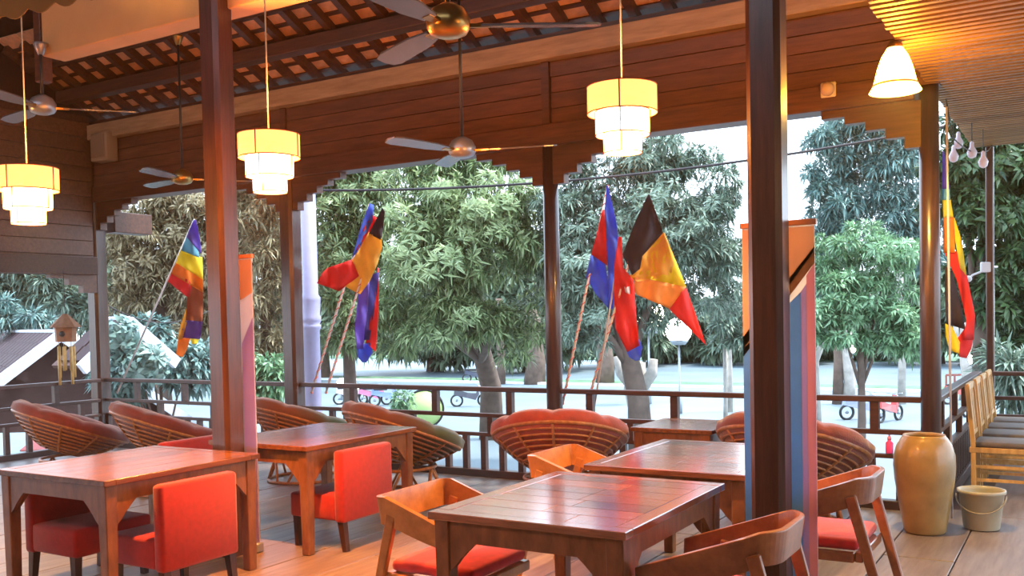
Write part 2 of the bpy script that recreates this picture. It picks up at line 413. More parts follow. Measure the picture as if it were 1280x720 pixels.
railing('railing', 'low dark wooden railing across the open back side', (PX[0], YB+.02, 0), (PX[3], YB+.02, 0), [v-PX[0] for v in rp_],
        [v-PX[0] for v in (-10.05, -9.1, -8.25, -7.2, -6.09, -5.12, -4.6, -3.6, -2.75, -1.9)], .218, boff=.0)
railing('railing', 'dark railing down the open left side above the market awning', (-11.1, -2, 0), (-11.1, YB-.1, 0), [1.2, 2.4, 3.6, 4.8, 6.0, 7.2, 8.4, 9.35],
        [.6, 1.8, 3, 4.2, 5.4, 6.6, 7.8, 8.9, 9.7], .285)
railing('railing', 'dark railing behind the row of honey wood chairs', (-1.03, YB+.1, 0), (-1.03, 11.5, 0), [.28, 1.2, 2.1, 3.0], [.7, 1.6, 2.5], .13)
railing('railing', 'far railing at the right edge beyond the chairs', (-.95, 11.5, 0), (2.6, 11.5, 0), [.5, 1.4, 2.3, 3.2], [.9, 1.8], .22)

# ================================================================== TABLES
def table(cx, cy, w, d, label, lengthwise, h=.75, group='wooden dining tables'):
    t = thing('dining_table', label, 'table', (cx, cy, 0), 0, group)
    hw, hd = w/2, d/2; th = .034; fr = .075
    b = MB()
    b.box(-hw, hw, -hd, -hd+fr, h-th, h).box(-hw, hw, hd-fr, hd, h-th, h).box(-hw, -hw+fr, -hd+fr, hd-fr, h-th, h).box(hw-fr, hw, -hd+fr, hd-fr, h-th, h)
    fine(b.build('top_frame', W_TOP if not lengthwise else W_TOPY, t), .004, 2)
    iw, idp = w-2*fr, d-2*fr
    if lengthwise:
        n = 6; s_ = iw/n
        for i in range(n):
            x0 = -hw+fr+i*s_
            MB().box(x0+.0012, x0+s_-.0012, -hd+fr+.001, hd-fr-.001, h-th, h-.001, bev=.0015).build('top_plank', W_TOPY, t)
    else:
        n = 7; s_ = idp/n
        for i in range(n):
            y0 = -hd+fr+i*s_; cut = random.uniform(-.2, .2)
            for a, c in ((-hw+fr, cut), (cut, hw-fr)):
                MB().box(a+.001, c-.001, y0+.0012, y0+s_-.0012, h-th, h-.001, bev=.0015).build('top_plank', W_TOP, t)
    lw = .078; ins = .02; ah = .095
    a0 = hw-ins; b0 = hd-ins
    for sx_ in (-1, 1):
        for sy_ in (-1, 1):
            x0 = sx_*(a0-lw/2); y0 = sy_*(b0-lw/2)
            fine(MB().bar((x0, y0, 0), (x0, y0, h-th), lw*.8, lw*.8, w2=lw, h2=lw, side=(1,0,0)).build('leg', W_TBL, t), .005, 1)
    def apron(L, axis, off):
        q = L/2-lw; zt = h-th; zb = zt-ah; c = .13
        poly = [(-q, zt), (-q, zb-c)]
        for a, b_ in ((.22, .80), (.42, .55), (.72, .25), (1.0, 0)): poly.append((-q+c*a, zb-c*b_))
        poly += [(-x_, z_) for x_, z_ in reversed(poly[1:])]+[(q, zt)]
        return MB().prism(poly, axis, off-.012, off+.012).build('apron', W_TBL, t)
    for s_ in (-1, 1):
        apron(w-2*ins, 'y', s_*(b0-.022)); apron(d-2*ins, 'x', s_*(a0-.022))
    return t
table(-2.02, 4.0, .95, 1.2, 'glossy square dining table of patched planks nearest the viewer, right of centre', False)
table(-1.99, 5.47, .95, 1.2, 'glossy dining table beside the thick post, behind the nearest plank table', False)
table(-5.10, 3.88, 1.02, 1.15, 'orange brown wooden dining table at the lower left with red chairs', True)
table(-4.99, 5.42, .95, 1.24, 'wooden dining table behind the left post, with the bright red chair at its side', True)
table(-2.82, 7.45, .68, .74, 'low reddish side table by the back railing between the rattan chairs', True, h=.69, group=None)

# ================================================================== RED PARSONS CHAIRS
def red_chair(label):
    t = thing('red_chair', label, 'chair', (0,0,0), 0, 'red upholstered dining chairs')
    # local: back outer face at x=0, faces -x
    wd = .56
    MB().box(-.085, 0, -wd/2, wd/2, .20, .70, bev=.024).build('backrest', M_RED, t)
    MB().box(-.50, -.07, -wd/2+.005, wd/2-.005, .21, .385, bev=.022).build('seat', M_RED, t)
    for sx_, x0 in ((0, -.045), (1, -.455)):
        for s_ in (-1, 1):
            MB().bar((x0+(.03 if sx_ == 0 else 0), s_*(wd/2-.04), 0), (x0, s_*(wd/2-.04), .22), .036, .036, w2=.05, h2=.05, side=(1,0,0)).build('leg', W_DARK, t)
    return t
rc = red_chair('red upholstered chair with its back towards the viewer at the lower left table')
rc.location = (-4.42, 3.82, 0)
copy_tree(rc, (-4.38, 5.28, 0), 0, 'bright red chair at the right side of the table behind the left post')
copy_tree(rc, (-5.66, 3.78, 0), PI, 'red chair in shade on the far side of the lower left table, under its top')
copy_tree(rc, (-6.06, 5.10, 0), PI, 'red chair whose back top shows above the lower left table, left of the post')

# ================================================================== WOODEN ARMCHAIRS
def armchair(label, mat, ang=False, AL=.46):
    t = thing('wooden_armchair', label, 'chair', (0,0,0), 0, 'wooden armchairs with red seats')
    # faces -x; the back is at x=0
    hw = .275; L = AL; bw = .135; th = .026
    path = []
    rr = .035 if ang else .17
    zb = .765; slope = .36
    def P(x_, y_): return Vector((x_, y_, zb + slope*min(0, x_+.06)))
    path.append(P(-L, -hw))
    path.append(P(-L*.6, -hw)); path.append(P(-rr-.02, -hw))
    for i in range(1, 12):
        a = PI/2*i/12; path.append(P(-rr+rr*math.sin(a), -hw+rr-rr*math.cos(a)))
    path.append(P(0, -hw+rr)); path.append(P(.0, 0))
    full = path + [Vector((p.x, -p.y, p.z)) for p in reversed(path[:-1])]
    n = len(full); vs = []; fs = []
    for i, p in enumerate(full):
        d = (full[min(i+1, n-1)]-full[max(i-1, 0)]); d.z = 0; d.normalize()
        out = Vector((d.y, -d.x, 0))           # outward
        tl = .14
        upv = (Vector((0,0,1))*math.cos(tl)+out*math.sin(tl))
        nrm = (out*math.cos(tl)-Vector((0,0,1))*math.sin(tl))
        e = min(i, n-1-i); h_ = bw*(.78 if e == 0 else .92 if e == 1 else 1)
        for a, b in ((0, -1), (0, 1), (-1, 1), (-1, -1)):
            vs.append(p + upv*(a*h_) + nrm*(b*th/2))
    for i in range(n-1):
        a = i*4; b = a+4
        for j in range(4): fs.append((a+j, a+(j+1) % 4, b+(j+1) % 4, b+j))
    fs.append((3, 2, 1, 0)); fs.append(tuple(range((n-1)*4, n*4)))
    fine(MB().add(vs, fs).build('arm_rail', mat, t), .005, 2)
    # seat frame, cushion, legs
    zs = .40
    f = MB()
    f.box(-.53, -.49, -.25, .25, zs-.05, zs).box(-.07, -.03, -.25, .25, zs-.05, zs).box(-.49, -.07, -.27, -.235, zs-.05, zs).box(-.49, -.07, .235, .27, zs-.05, zs)
    fine(f.build('seat_frame', mat, t), .005, 1)
    c = MB().box(-.52, -.05, -.245, .245, zs+.002, zs+.062, bev=.026).build('seat_cushion', M_REDS, t)
    for s_ in (-1, 1):
        # rear leg rises from the floor behind to the rail, front leg to the arm
        fine(MB().bar((.10, s_*.25, 0), (-.085, s_*.262, .68), .042, .034, side=(1,0,0), w2=.055).build('leg', mat, t), .006, 1)
        fine(MB().bar((-.47, s_*.25, 0), (-.36, s_*.262, .60), .034, .032, side=(1,0,0), w2=.05).build('leg', mat, t), .006, 1)
    return t
w1 = armchair('amber wooden armchair at the left side of the nearest plank table', W_ARM, True, .40)
w1.location = (-2.89, 3.81, 0); w1.rotation_euler = (0,0,PI)
copy_tree(w1, (-2.89, 5.24, 0), PI, 'amber wooden armchair with pale edge, in front of the big rattan chair')
w3 = armchair('brown wooden armchair with curved back at the lower right, below the thick post', W_ARMD, False, .56)
w3.location = (-1.0, 3.80, 0)
copy_tree(w3, (-.92, 5.14, 0), 0, 'brown curved armchair with red seat left of the clay jar')

# ================================================================== PAPASAN CHAIRS
def papasan(label, cushion, loc, az, tilt, rad=.55):
    """bowl opens along its axis, tilted from vertical by tilt towards azimuth az"""
    t = thing('papasan_chair', label, 'chair', loc, az, 'round rattan bowl chairs')
    dp = .30
    ax = Matrix.Rotation(tilt, 4, 'Y')
    low = dp*math.cos(tilt)
    zc = .28 + dp
    T = Matrix.Translation((0, 0, zc)) @ ax
    def B(r, a):        # bowl surface
        rr_ = rad*r; return T @ Vector((rr_*math.cos(a), rr_*math.sin(a), -dp*(1-r*r)))
    rim = MB().tube([B(1, 2*PI*i/48) for i in range(48)], .017, 8, closed=True)
    rim.build('rim', RATTAN, t)
    for r in (.93, .86, .79, .71, .63, .54, .45, .36):
        MB().tube([B(r, 2*PI*i/36) for i in range(36)], .0095, 5, closed=True).build('hoop', RATTAN, t)
    for k_ in range(10):
        a = 2*PI*k_/10
        MB().tube([B(.36+.64*i/7, a) for i in range(8)], .012, 6).build('rib', RATTAN, t)
    # base: ring stand with splayed struts
    st = MB()
    st.tube([(.30*math.cos(2*PI*i/32), .30*math.sin(2*PI*i/32), .26) for i in range(32)], .015, 7, closed=True)
    st.tube([(.36*math.cos(2*PI*i/32), .36*math.sin(2*PI*i/32), .016) for i in range(32)], .016, 7, closed=True)
    st.build('stand_ring', RATTAN, t)
    for k_ in range(6):
        a = 2*PI*k_/6; b = a+.35; c = a-.35
        s_ = MB().tube([(.30*math.cos(a), .30*math.sin(a), .26), (.36*math.cos(b), .36*math.sin(b), .02)], .013, 6)
        s_.tube([(.30*math.cos(a), .30*math.sin(a), .26), (.36*math.cos(c), .36*math.sin(c), .02)], .013, 6)
        s_.build('strut', RATTAN, t)
    # cushion: tufted disc in the bowl, thick lip standing above the rim
    vs = []; fs = []; NA = 64; NR = 12
    def top(r, a):
        q = (abs(math.sin(a*4)))**.5
        lip = math.exp(-((r-.88)/.15)**2)
        z = -dp*(1-min(r, 1)**2)*.98 + .05 + .115*lip*(.88+.12*q) + .035*q*(1-lip)
        if r > .98: z -= (r-.98)*.9
        return z
    for i in range(NR+1):
        r = i/NR*1.02
        for j in range(NA):
            a = 2*PI*j/NA; q = (abs(math.sin(a*4)))**.5
            r_ = r*(1+.03*q*(r > .8))
            vs.append(T @ Vector((rad*r_*math.cos(a), rad*r_*math.sin(a), top(r, a))))
    bot0 = len(vs)
    for i in range(NR+1):
        r = (1-i/NR)*1.0
        for j in range(NA):
            a = 2*PI*j/NA; q = (abs(math.sin(a*4)))**.5
            rq = r*(1.04+.012*q) if i < 2 else r
            vs.append(T @ Vector((rad*rq*math.cos(a), rad*rq*math.sin(a), -dp*(1-r*r)*.97 + (.022 if i == 0 else .018))))
    for i in range(2*NR+1):
        for j in range(NA):
            fs.append((i*NA+j, i*NA+(j+1) % NA, (i+1)*NA+(j+1) % NA, (i+1)*NA+j))
    MB().add(vs, fs, 0, True).build('cushion', cushion, t)
    return t
papasan('large round rattan chair seen from behind, russet cushion, in the middle by the railing', M_CRED, (-3.76, 7.0, 0), R(112), R(21))
papasan('rattan bowl chair with dark maroon cushion half hidden by the striped banner', M_CDRK, (-1.90, 7.22, 0), R(80), R(22))
papasan('rattan bowl chair with green and brown cushion, behind the bright red chair', M_CGRN, (-5.34, 6.92, 0), R(66), R(22))
papasan('round rattan chair with greenish cushion just right of the left post', M_CGRN, (-6.80, 7.20, 0), R(66), R(20))
papasan('round rattan chair with long red cushion just left of the left post', M_CDRK, (-7.45, 6.15, 0), R(64), R(21), .6)
papasan('round rattan chair with red cushion at the far left, below the wind chime', M_CDRK, (-8.85, 6.02, 0), R(64), R(21), .56)

# ================================================================== LAMPS
def shade_mat(name, col, es, tr):
    mt, t, b = base(name); N = t.nodes; L = t.links
    b.inputs['Base Color'].default_value = (*col, 1); b.inputs['Roughness'].default_value = .8
    b.inputs['Emission Color'].default_value = (*col, 1); b.inputs['Emission Strength'].default_value = es
    tp = N.new('ShaderNodeBsdfTransparent'); tp.inputs[0].default_value = (*col, 1)
    ms = N.new('ShaderNodeMixShader'); ms.inputs[0].default_value = tr
    L.new(b.outputs[0], ms.inputs[1]); L.new(tp.outputs[0], ms.inputs[2]); L.new(ms.outputs[0], N['Material Output'].inputs[0])
    return mt
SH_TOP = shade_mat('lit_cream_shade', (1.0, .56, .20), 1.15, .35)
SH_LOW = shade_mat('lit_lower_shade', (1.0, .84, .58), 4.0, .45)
SH_BELL = shade_mat('lit_bell_glass', (1.0, .80, .30), 4.0, .45)
M_BULB = plain('glowing_bulb', (1, .9, .7), .4, .0, emis=(1, .72, .4), es=40)
def lamp_light(loc, power, col, r=.04):
    ld = bpy.data.lights.new('lamp_bulb_light', 'POINT'); ld.energy = power; ld.color = col; ld.shadow_soft_size = r
    lo = bpy.data.objects.new('lamp_bulb_light', ld); COL.objects.link(lo); lo.location = loc; return lo
def tier_lamp(loc, label, power, col, zc):
    """loc: centre of the top rim"""
    t = thing('pendant_lamp', label, 'lamp', loc, R(20), 'tiered paper pendant lamps')
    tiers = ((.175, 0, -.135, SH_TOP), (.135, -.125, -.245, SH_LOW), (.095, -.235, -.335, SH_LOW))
    for r, z0, z1, mt in tiers:
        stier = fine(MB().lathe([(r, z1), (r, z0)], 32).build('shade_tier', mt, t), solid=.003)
        f = MB()
        for z_ in (z0, z1): f.tube([((r+.002)*math.cos(2*PI*i/32), (r+.002)*math.sin(2*PI*i/32), z_) for i in range(32)], .0035, 5, closed=True)
        for k_ in range(4):
            a = k_*PI/2; f.tube([((r+.003)*math.cos(a), (r+.003)*math.sin(a), z0), ((r+.003)*math.cos(a), (r+.003)*math.sin(a), z1)], .004, 5)
        f.build('shade_frame', plain('shade_frame_cane', (.18, .05, .02), .5), stier)
    MB().tube([(0,0,-.10), (0,0,zc-loc[2])], .0045, 6).build('cord', plain('pale_cord', (.6, .5, .36), .5), t)
    b = MB(); b.tube([(-.175,0,-.004), (.175,0,-.004)], .003, 5).tube([(0,-.175,-.004), (0,.175,-.004)], .003, 5); b.build('spider', M_BRASS, t)
    MB().lathe([(.012, -.07), (.02, -.09), (.02, -.12), (.012, -.125)], 12, cap=True).build('socket', M_BRASS, t)
    MB().sphere((0, 0, -.16), .032, 8, sc=(1,1,1.15)).build('bulb', M_BULB, t)
    lamp_light((loc[0], loc[1], loc[2]-.225), power, col, .03)
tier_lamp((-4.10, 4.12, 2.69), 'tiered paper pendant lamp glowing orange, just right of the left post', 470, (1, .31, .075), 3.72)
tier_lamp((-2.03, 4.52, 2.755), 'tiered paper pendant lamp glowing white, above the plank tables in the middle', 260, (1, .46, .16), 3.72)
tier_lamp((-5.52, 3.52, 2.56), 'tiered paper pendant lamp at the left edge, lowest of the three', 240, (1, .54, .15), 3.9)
def bell_lamp(loc):
    t = thing('bell_lamp', 'bell shaped glass lamp glowing yellow under the slatted soffit', 'lamp', loc)
    pr = [(.04, 0), (.055, -.03), (.08, -.07), (.105, -.14), (.122, -.21), (.132, -.25), (.158, -.295)]
    fine(MB().lathe(pr, 32).build('shade', SH_BELL, t), solid=.004)
    MB().tube([(.134*math.cos(2*PI*i/32), .134*math.sin(2*PI*i/32), -.25) for i in range(32)], .007, 6, closed=True).build('shade_band', M_BRASS, t)
    MB().lathe([(.03, .03), (.05, .0), (.05, -.02), (.02, -.05)], 16, cap=True).build('cap', M_BRASS, t)
    MB().sphere((0, 0, -.15), .035, 8).build('bulb', M_BULB, t)
    lamp_light((loc[0], loc[1], loc[2]-.24), 200, (1, .62, .16), .03)
bell_lamp((-1.06, 6.62, 3.285))
# unseen pendant lamps added out of view to light the room more strongly
for l_, p_, c_, lab in (((-8.3, 3.6, 2.75), 280, (1, .52, .13), 'unseen tiered pendant lamp added beyond the left edge to light the upper left'),
                  ((-3.6, 1.2, 2.75), 240, (1, .46, .18), 'unseen tiered pendant lamp added near the viewer to the left for more light'),
                  ((.9, 3.4, 2.75), 120, (1, .68, .34), 'unseen tiered pendant lamp added to the right of the viewer for more light')):
    tier_lamp(l_, lab, p_, c_, 3.72)

# ================================================================== FANS
def fan(loc, ang, label, rod, body, blade_l=.62):
    t = thing('ceiling_fan', label, 'fan', loc, ang, 'three-bladed ceiling fans')
    MB().lathe([(.03, .10), (.075, .075), (.10, .03), (.10, -.01), (.085, -.035), (.05, -.05), (.01, -.055)], 24, cap=True).build('motor', body, t)
    MB().tube([(0,0,.08), (0,0,rod)], .012, 8).build('rod', M_BLACK, t)
    MB().lathe([(.02, rod-.09), (.05, rod-.02), (.055, rod)], 16, cap=True).build('canopy', body, t)
    for k_ in range(3):
        a = 2*PI*k_/3; M_ = Matrix.Rotation(a, 4, 'Z') @ Matrix.Rotation(R(11), 4, 'X')
        pts = [(.15, -.035), (.30, -.058), (.60*blade_l/.62+.02, -.066), (blade_l+.06, -.05), (blade_l+.08, 0), (blade_l+.06, .05), (.60*blade_l/.62, .066), (.30, .058), (.15, .035)]
        b = MB().prism(pts, 'z', -.005, .005); b.v = [tuple(M_ @ Vector(v)) for v in b.v]
        b.build('blade', plain('fan_blade_paint', (.15, .16, .19), .25, .05, metal=.3), t)
        c = MB().box(.08, .19, -.02, .02, -.008, .008); c.v = [tuple(M_ @ Vector(v)) for v in c.v]
        c.build('blade_arm', M_BRASS, t)
fan((-2.50, 3.66, 2.93), R(33), 'large three-bladed ceiling fan with brass hub near the top centre', .82, M_BRASS)
fan((-3.90, 5.85, 2.81), R(18), 'small looking ceiling fan hanging before the middle back post', 1.6, M_STEEL)
fan((-6.98, 4.60, 3.30), R(50), 'ceiling fan in the upper left corner with a bluish blade', .50, M_STEEL)
fan((-7.65, 6.50, 3.02), R(170), 'distant ceiling fan left of the first hanging lamp', 1.4, M_BRASS)

# small fixtures on the walls
t = thing('wall_speaker', 'pale box speaker mounted high on the back wall at the upper left', 'speaker', (-10.75, YB-.16, 3.86))
MB().box(-.16, .16, -.09, .09, -.18, .18, bev=.02).build('cabinet', plain('pale_plastic', (.36, .24, .15), .5, .04), t)
MB().box(-.13, .13, -.10, -.088, -.14, .15, bev=.004).build('grille', plain('grille_cloth', (.30, .19, .12), .8, .1, 80), t)
MB().box(-.03, .03, .08, .13, -.03, .03).build('bracket', M_BLACK, t)
t = thing('dome_camera', 'small round white sensor on the back wall above the right opening', 'sensor', (-1.78, YB-.13, 3.36))
MB().sphere((0, 0, 0), .055, 10).build('dome', plain('beige_plastic', (.60, .42, .28), .4, .04), t)
MB().box(-.06, .06, .02, .055, -.06, .06, bev=.008).build('mount', M_GLASS_WHITE, t)

# scalloped valance, top left
t = thing('scalloped_valance', 'dark scalloped cloth edge hanging at the very top left', 'valance', (0,0,0))
vs = []; n_ = 40; p0 = at(-60, 48, 4.4); p1 = at(165, -8, 4.4)
for i in range(n_+1):
    p = p0.lerp(p1, i/n_); dz = .035*abs(math.sin(i/n_*PI*7)); vs.append(Vector((p.x, p.y, p.z+.05-dz))); vs.append(Vector((p.x, p.y, p.z+.5)))
fine(MB().add(vs, [(2*i, 2*i+2, 2*i+3, 2*i+1) for i in range(n_)]).build('valance_cloth', plain('dark_olive_cloth', (.12, .08, .03), .9), t), solid=.008)

# wind chime in the left opening
t = thing('wind_chime', 'wooden birdhouse wind chime with bamboo tubes hanging in the left opening', 'wind chime', (-11.0, 7.45, 0))
MB().tube([(0,0,1.72), (0,0,2.3)], .004, 5).build('cord', M_ROPE, t)
MB().lathe([(.19, 1.58), (.16, 1.62), (.03, 1.75)], 8, smooth=False, cap=True).build('roof', plain('thatch_brown', (.26, .12, .06), .8, .2, 20), t)
MB().lathe([(.12, 1.40), (.13, 1.58)], 8, smooth=False, cap=True).build('box', plain('birdhouse_wood', (.30, .13, .06), .7, .2, 14), t)
MB().lathe([(.035, -.01), (.035, .01)], 12, cap=True).build('entrance_shade_disc', M_BLACK, t, loc=(.075, -.10, 1.50), rot=(PI/2, 0, R(37)))  # black disc stands in for the shade inside the entrance
for k_ in range(7):
    a = 2*PI*k_/7; l_ = .30+.09*(k_ % 3)
    MB().tube([(.09*math.cos(a), .09*math.sin(a), 1.40), (.09*math.cos(a), .09*math.sin(a), 1.34)], .003, 4).tube([(.09*math.cos(a), .09*math.sin(a), 1.34), (.09*math.cos(a), .09*math.sin(a), 1.34-l_)], .017, 8).build('bamboo_tube', plain('bamboo', (.62, .40, .14), .5, .2, 16, rand=.2), t)

# ================================================================== JAR, BUCKET, BOTTLE, POLE
M_JAR = plain('glazed_ochre_clay', (.34, .20, .062), .32, .22, 7, bump=.15, bscale=25, coat=.3)
t = thing('clay_jar', 'tall ochre glazed clay jar standing on the floor by the right back post', 'jar', (-1.0, 7.33, 0))
pr = [(.0, .0), (.125, 0), (.142, .015), (.155, .10), (.180, .25), (.200, .38), (.208, .48), (.203, .56), (.183, .63), (.155, .675), (.142, .69), (.140, .70), (.128, .695), (.135, .67), (.17, .62)]
MB().lathe(pr, 40).build('body', M_JAR, t)
MB().lathe([(.0, .61), (.165, .61)], 30).build('inside_shade_disc', plain('jar_shade_brown', (.10, .05, .02), .9), t)  # dark disc puts the shade inside the jar into colour
t = thing('plastic_bucket', 'cream plastic bucket on the floor right of the clay jar', 'bucket', (-.66, 7.62, 0))
MB().lathe([(0, .004), (.115, .004), (.12, .01), (.150, .26), (.162, .262), (.162, .285), (.150, .285), (.145, .262), (.113, .015), (0, .015)], 32).build('pail', plain('cream_plastic', (.46, .39, .26), .4, .06), t)
MB().tube([(.163*math.cos(PI*(i/16)), -.03-.16*math.sin(PI*(i/16))*.65, .25-.12*math.sin(PI*(i/16))) for i in range(17)], .006, 6).build('handle', plain('grey_handle', (.32, .27, .2), .5), t)
t = thing('pink_bottle', 'small pink pump bottle on the lower rail behind the clay jar', 'bottle', (-1.36, YB+.01, .444))
MB().lathe([(.028, 0), (.03, .01), (.03, .085), (.014, .10), (.013, .115)], 16, cap=True).build('body', plain('pink_plastic', (.85, .06, .30), .4, .04), t)
MB().lathe([(.016, .11), (.016, .13), (.006, .14), (.006, .155)], 12, cap=True).box(-.03, .008, -.007, .007, .15, .162).build('pump', plain('pale_pink_plastic', (.9, .3, .5), .4, .04), t)

# ================================================================== BANNERS
def banner(x0, x1, y, z1, label, scheme):
    t = thing('standing_banner', label, 'banner', ((x0+x1)/2, y, 0), 0, 'roll-up banners behind the posts')
    w_ = x1-x0; h_ = w_/2
    cols = {'peach': (.85, .58, .42), 'cream': (.85, .66, .42), 'tan': (.42, .25, .14), 'blue': (.22, .50, .92), 'paleblue': (.42, .62, .85), 'pink': (.88, .50, .58), 'lilac': (.60, .50, .85), 'white': (.85, .82, .84)}
    ms = [plain('banner_'+k_, c, .45, .03, trans=.7) for k_, c in cols.items()]; ix = {k_: i for i, k_ in enumerate(cols)}
    MB().box(-h_, h_, -.004, .004, .06, z1, mi=ix['white']).build('panel', ms, t)
    q = MB(); e = -.0065
    def poly(pts, c): q.add([(a, e, b) for a, b in pts]+[(a, e+.003, b) for a, b in pts], [tuple(range(len(pts))), tuple(range(2*len(pts)-1, len(pts)-1, -1))]+[(i, (i+1) % len(pts), (i+1) % len(pts)+len(pts), i+len(pts)) for i in range(len(pts))], ix[c])
    if scheme:
        poly([(-h_, .06), (h_*.62, .06), (h_*.62, z1-.34), (-h_, z1-.62)], 'blue')
        poly([(h_*.62, .06), (h_*.78, .06), (h_*.78, z1-.30), (h_*.62, z1-.34)], 'lilac'); poly([(h_*.78, .06), (h_, .06), (h_, z1-.20), (h_*.78, z1-.26)], 'pink')
        poly([(-h_, z1-.62), (h_, z1-.14), (h_, z1-.02), (-h_, z1-.02)], 'peach')
        poly([(-h_, z1-.66), (h_, z1-.20), (h_, z1-.12), (-h_, z1-.56)], 'tan')
    else:
        poly([(h_*.45, .06), (h_, .06), (h_, z1-.42), (h_*.45, z1-.6)], 'lilac')
        poly([(-h_, .06), (h_*.45, .06), (h_*.45, z1-.8), (-h_, z1-.9)], 'paleblue')
        poly([(-h_, z1-.42), (h_, z1-.25), (h_, z1-.02), (-h_, z1-.02)], 'peach')
    q.build('print', ms, t)
    MB().box(-h_-.01, h_+.01, -.012, .012, z1-.012, z1+.016, bev=.003).build('top_bar', plain('orange_wood_bar', (.5, .2, .08), .4), t)
    MB().box(-h_-.01, h_+.01, -.034, .034, .0, .07, bev=.01).build('base_cassette', M_STEEL, t)
banner(-1.505, -1.145, 4.80, 2.03, 'tall striped blue and pink banner behind the thick right post', True)
banner(-5.33, -4.93, 4.757, 2.05, 'tall pale pink banner behind the left post', False)

# ================================================================== HONEY WOOD CHAIRS (right)
def side_chair(label):
    t = thing('slat_back_chair', label, 'chair', (0,0,0), 0, 'honey wood chairs along the right side')
    # faces +x, back at x=0, width in y
    hw = .20
    for s_ in (-1, 1):
        b = MB().bar((.03, s_*hw, 0), (.03, s_*hw, .46), .034, .034, side=(0,1,0)).bar((.03, s_*hw, .44), (-.015, s_*hw, .94), .03, .036, side=(0,1,0))
        b.build('leg', W_PINE, t)
        MB().bar((.42, s_*hw, 0), (.42, s_*hw, .44), .034, .034, side=(0,1,0)).build('leg', W_PINE, t)
    fine(MB().box(.0, .45, -.22, .22, .385, .43).build('seat_frame', W_PINE, t), .005, 1)
    MB().box(.03, .46, -.21, .21, .43, .475, bev=.018).build('seat_pad', plain('grey_brown_pad', (.12, .085, .065), .7, .1), t)
    MB().bar((-.015, -hw-.01, .93), (-.015, hw+.01, .93), .026, .05).build('top_rail', W_PINE, t)
    MB().bar((.02, -hw, .54), (.02, hw, .54), .02, .035).build('back_rail', W_PINE, t)
    for y_ in (-.12, -.04, .04, .12): MB().bar((.02, y_, .54), (-.012, y_, .92), .012, .035, side=(1,0,0)).build('back_slat', W_PINE, t)
    for z_ in (.16, .27):
        for s_ in (-1, 1): MB().bar((.03, s_*hw, z_), (.42, s_*hw, z_), .02, .025).build('stretcher', W_PINE, t)
    MB().bar((.42, -hw, .2), (.42, hw, .2), .02, .025).build('stretcher', W_PINE, t)
    return t
sc0 = side_chair('honey wood slat-back chair nearest the bucket')
sc0.location = (-.85, 9.0, 0)
for y_, lab in ((9.62, 'second honey wood slat-back chair from the bucket'), (10.18, 'third honey wood slat-back chair from the bucket'), (10.74, 'honey wood slat-back chair farthest from the bucket, under the thin post')):
    copy_tree(sc0, (-.85, y_, 0), 0, lab)

# ================================================================== FLAGS
def flag(label, D, pole, ptop_r, panels, colors, pole_mat, wave=.05, group='flags on poles outside the railing', pole3=None):
    D = (YB+.085)/(fw + rt*((pole[0][0]-CX)/F) - up*((pole[0][1]-CY)/F)).y if not pole3 else D
    t = thing('flag', label, 'flag', at(pole[0][0], pole[0][1], D), 0, group); o_ = Vector(t.location)
    if pole3: a, b = Vector(pole3[0])-o_, Vector(pole3[1])-o_
    else: a, b = at(pole[0][0]-2, pole[0][1]+14, D)-o_, at(*pole[1], D+.25)-o_
    n = 60
    if pole_mat == 'spiral':
        fp = MB().tube([a, b], ptop_r, 8).build('flagpole', plain('white_pole', (.72, .66, .62), .4, .05), t)
        d = (b-a).normalized(); s1 = d.cross(Vector((0,0,1))).normalized(); s2 = d.cross(s1); L = (b-a).length; k = int(L*110)
        MB().tube([a+d*(L*i/k)+(s1*math.cos(i*.62)+s2*math.sin(i*.62))*(ptop_r*1.02) for i in range(k+1)], .005, 4).build('spiral_stripe', plain('red_stripe', (.72, .10, .06), .45, .05), fp)
    else:
        MB().tube([a, b], ptop_r, 8).build('flagpole', plain('grey_pole', (.50, .46, .46), .45, .05), t)
    def wv(x, y): return wave*(math.sin(x*.19+y*.05)+.5*math.sin(x*.37-y*.11))
    for k_, (cname, left, right) in enumerate(panels):
        nl = len(left); nseg = 6; nu = 8; vs = []; fs = []
        def samp(pl, s_):
            q = s_*(len(pl)-1); i = min(int(q), len(pl)-2); f_ = q-i
            return (pl[i][0]*(1-f_)+pl[i+1][0]*f_, pl[i][1]*(1-f_)+pl[i+1][1]*f_)
        nv = max(nseg, 3*(max(len(left), len(right))-1))
        off = .004*k_
        for i in range(nv+1):
            A = samp(left, i/nv); B = samp(right, i/nv)
            for j in range(nu+1):
                x_ = A[0]+(B[0]-A[0])*j/nu; y_ = A[1]+(B[1]-A[1])*j/nu
                vs.append(at(x_, y_, D+.12+off+wv(x_, y_))-o_)
        for i in range(nv):
            for j in range(nu): a_ = i*(nu+1)+j; fs.append((a_, a_+1, a_+nu+2, a_+nu+1))
        fine(MB().add(vs, fs, 0, True).build('flag_panel' if not cname.startswith('emblem') else 'emblem', plain('flag_'+cname, colors[cname], .75, .08, 6, trans=.45), t), solid=.0015)
    return t
FC = {'violet': (.22, .14, .62), 'blue': (.10, .20, .72), 'sky': (.20, .50, .62), 'green': (.30, .50, .22), 'yellow': (.92, .72, .05), 'orange': (.90, .30, .03), 'red': (.80, .04, .04),
      'dark': (.06, .035, .05), 'rust': (.42, .11, .04), 'purple': (.16, .06, .28), 'gold': (.95, .55, .10), 'emblem_white': (.80, .80, .88), 'navy': (.07, .06, .32), 'amber': (.92, .42, .12), 'brown': (.30, .12, .06)}
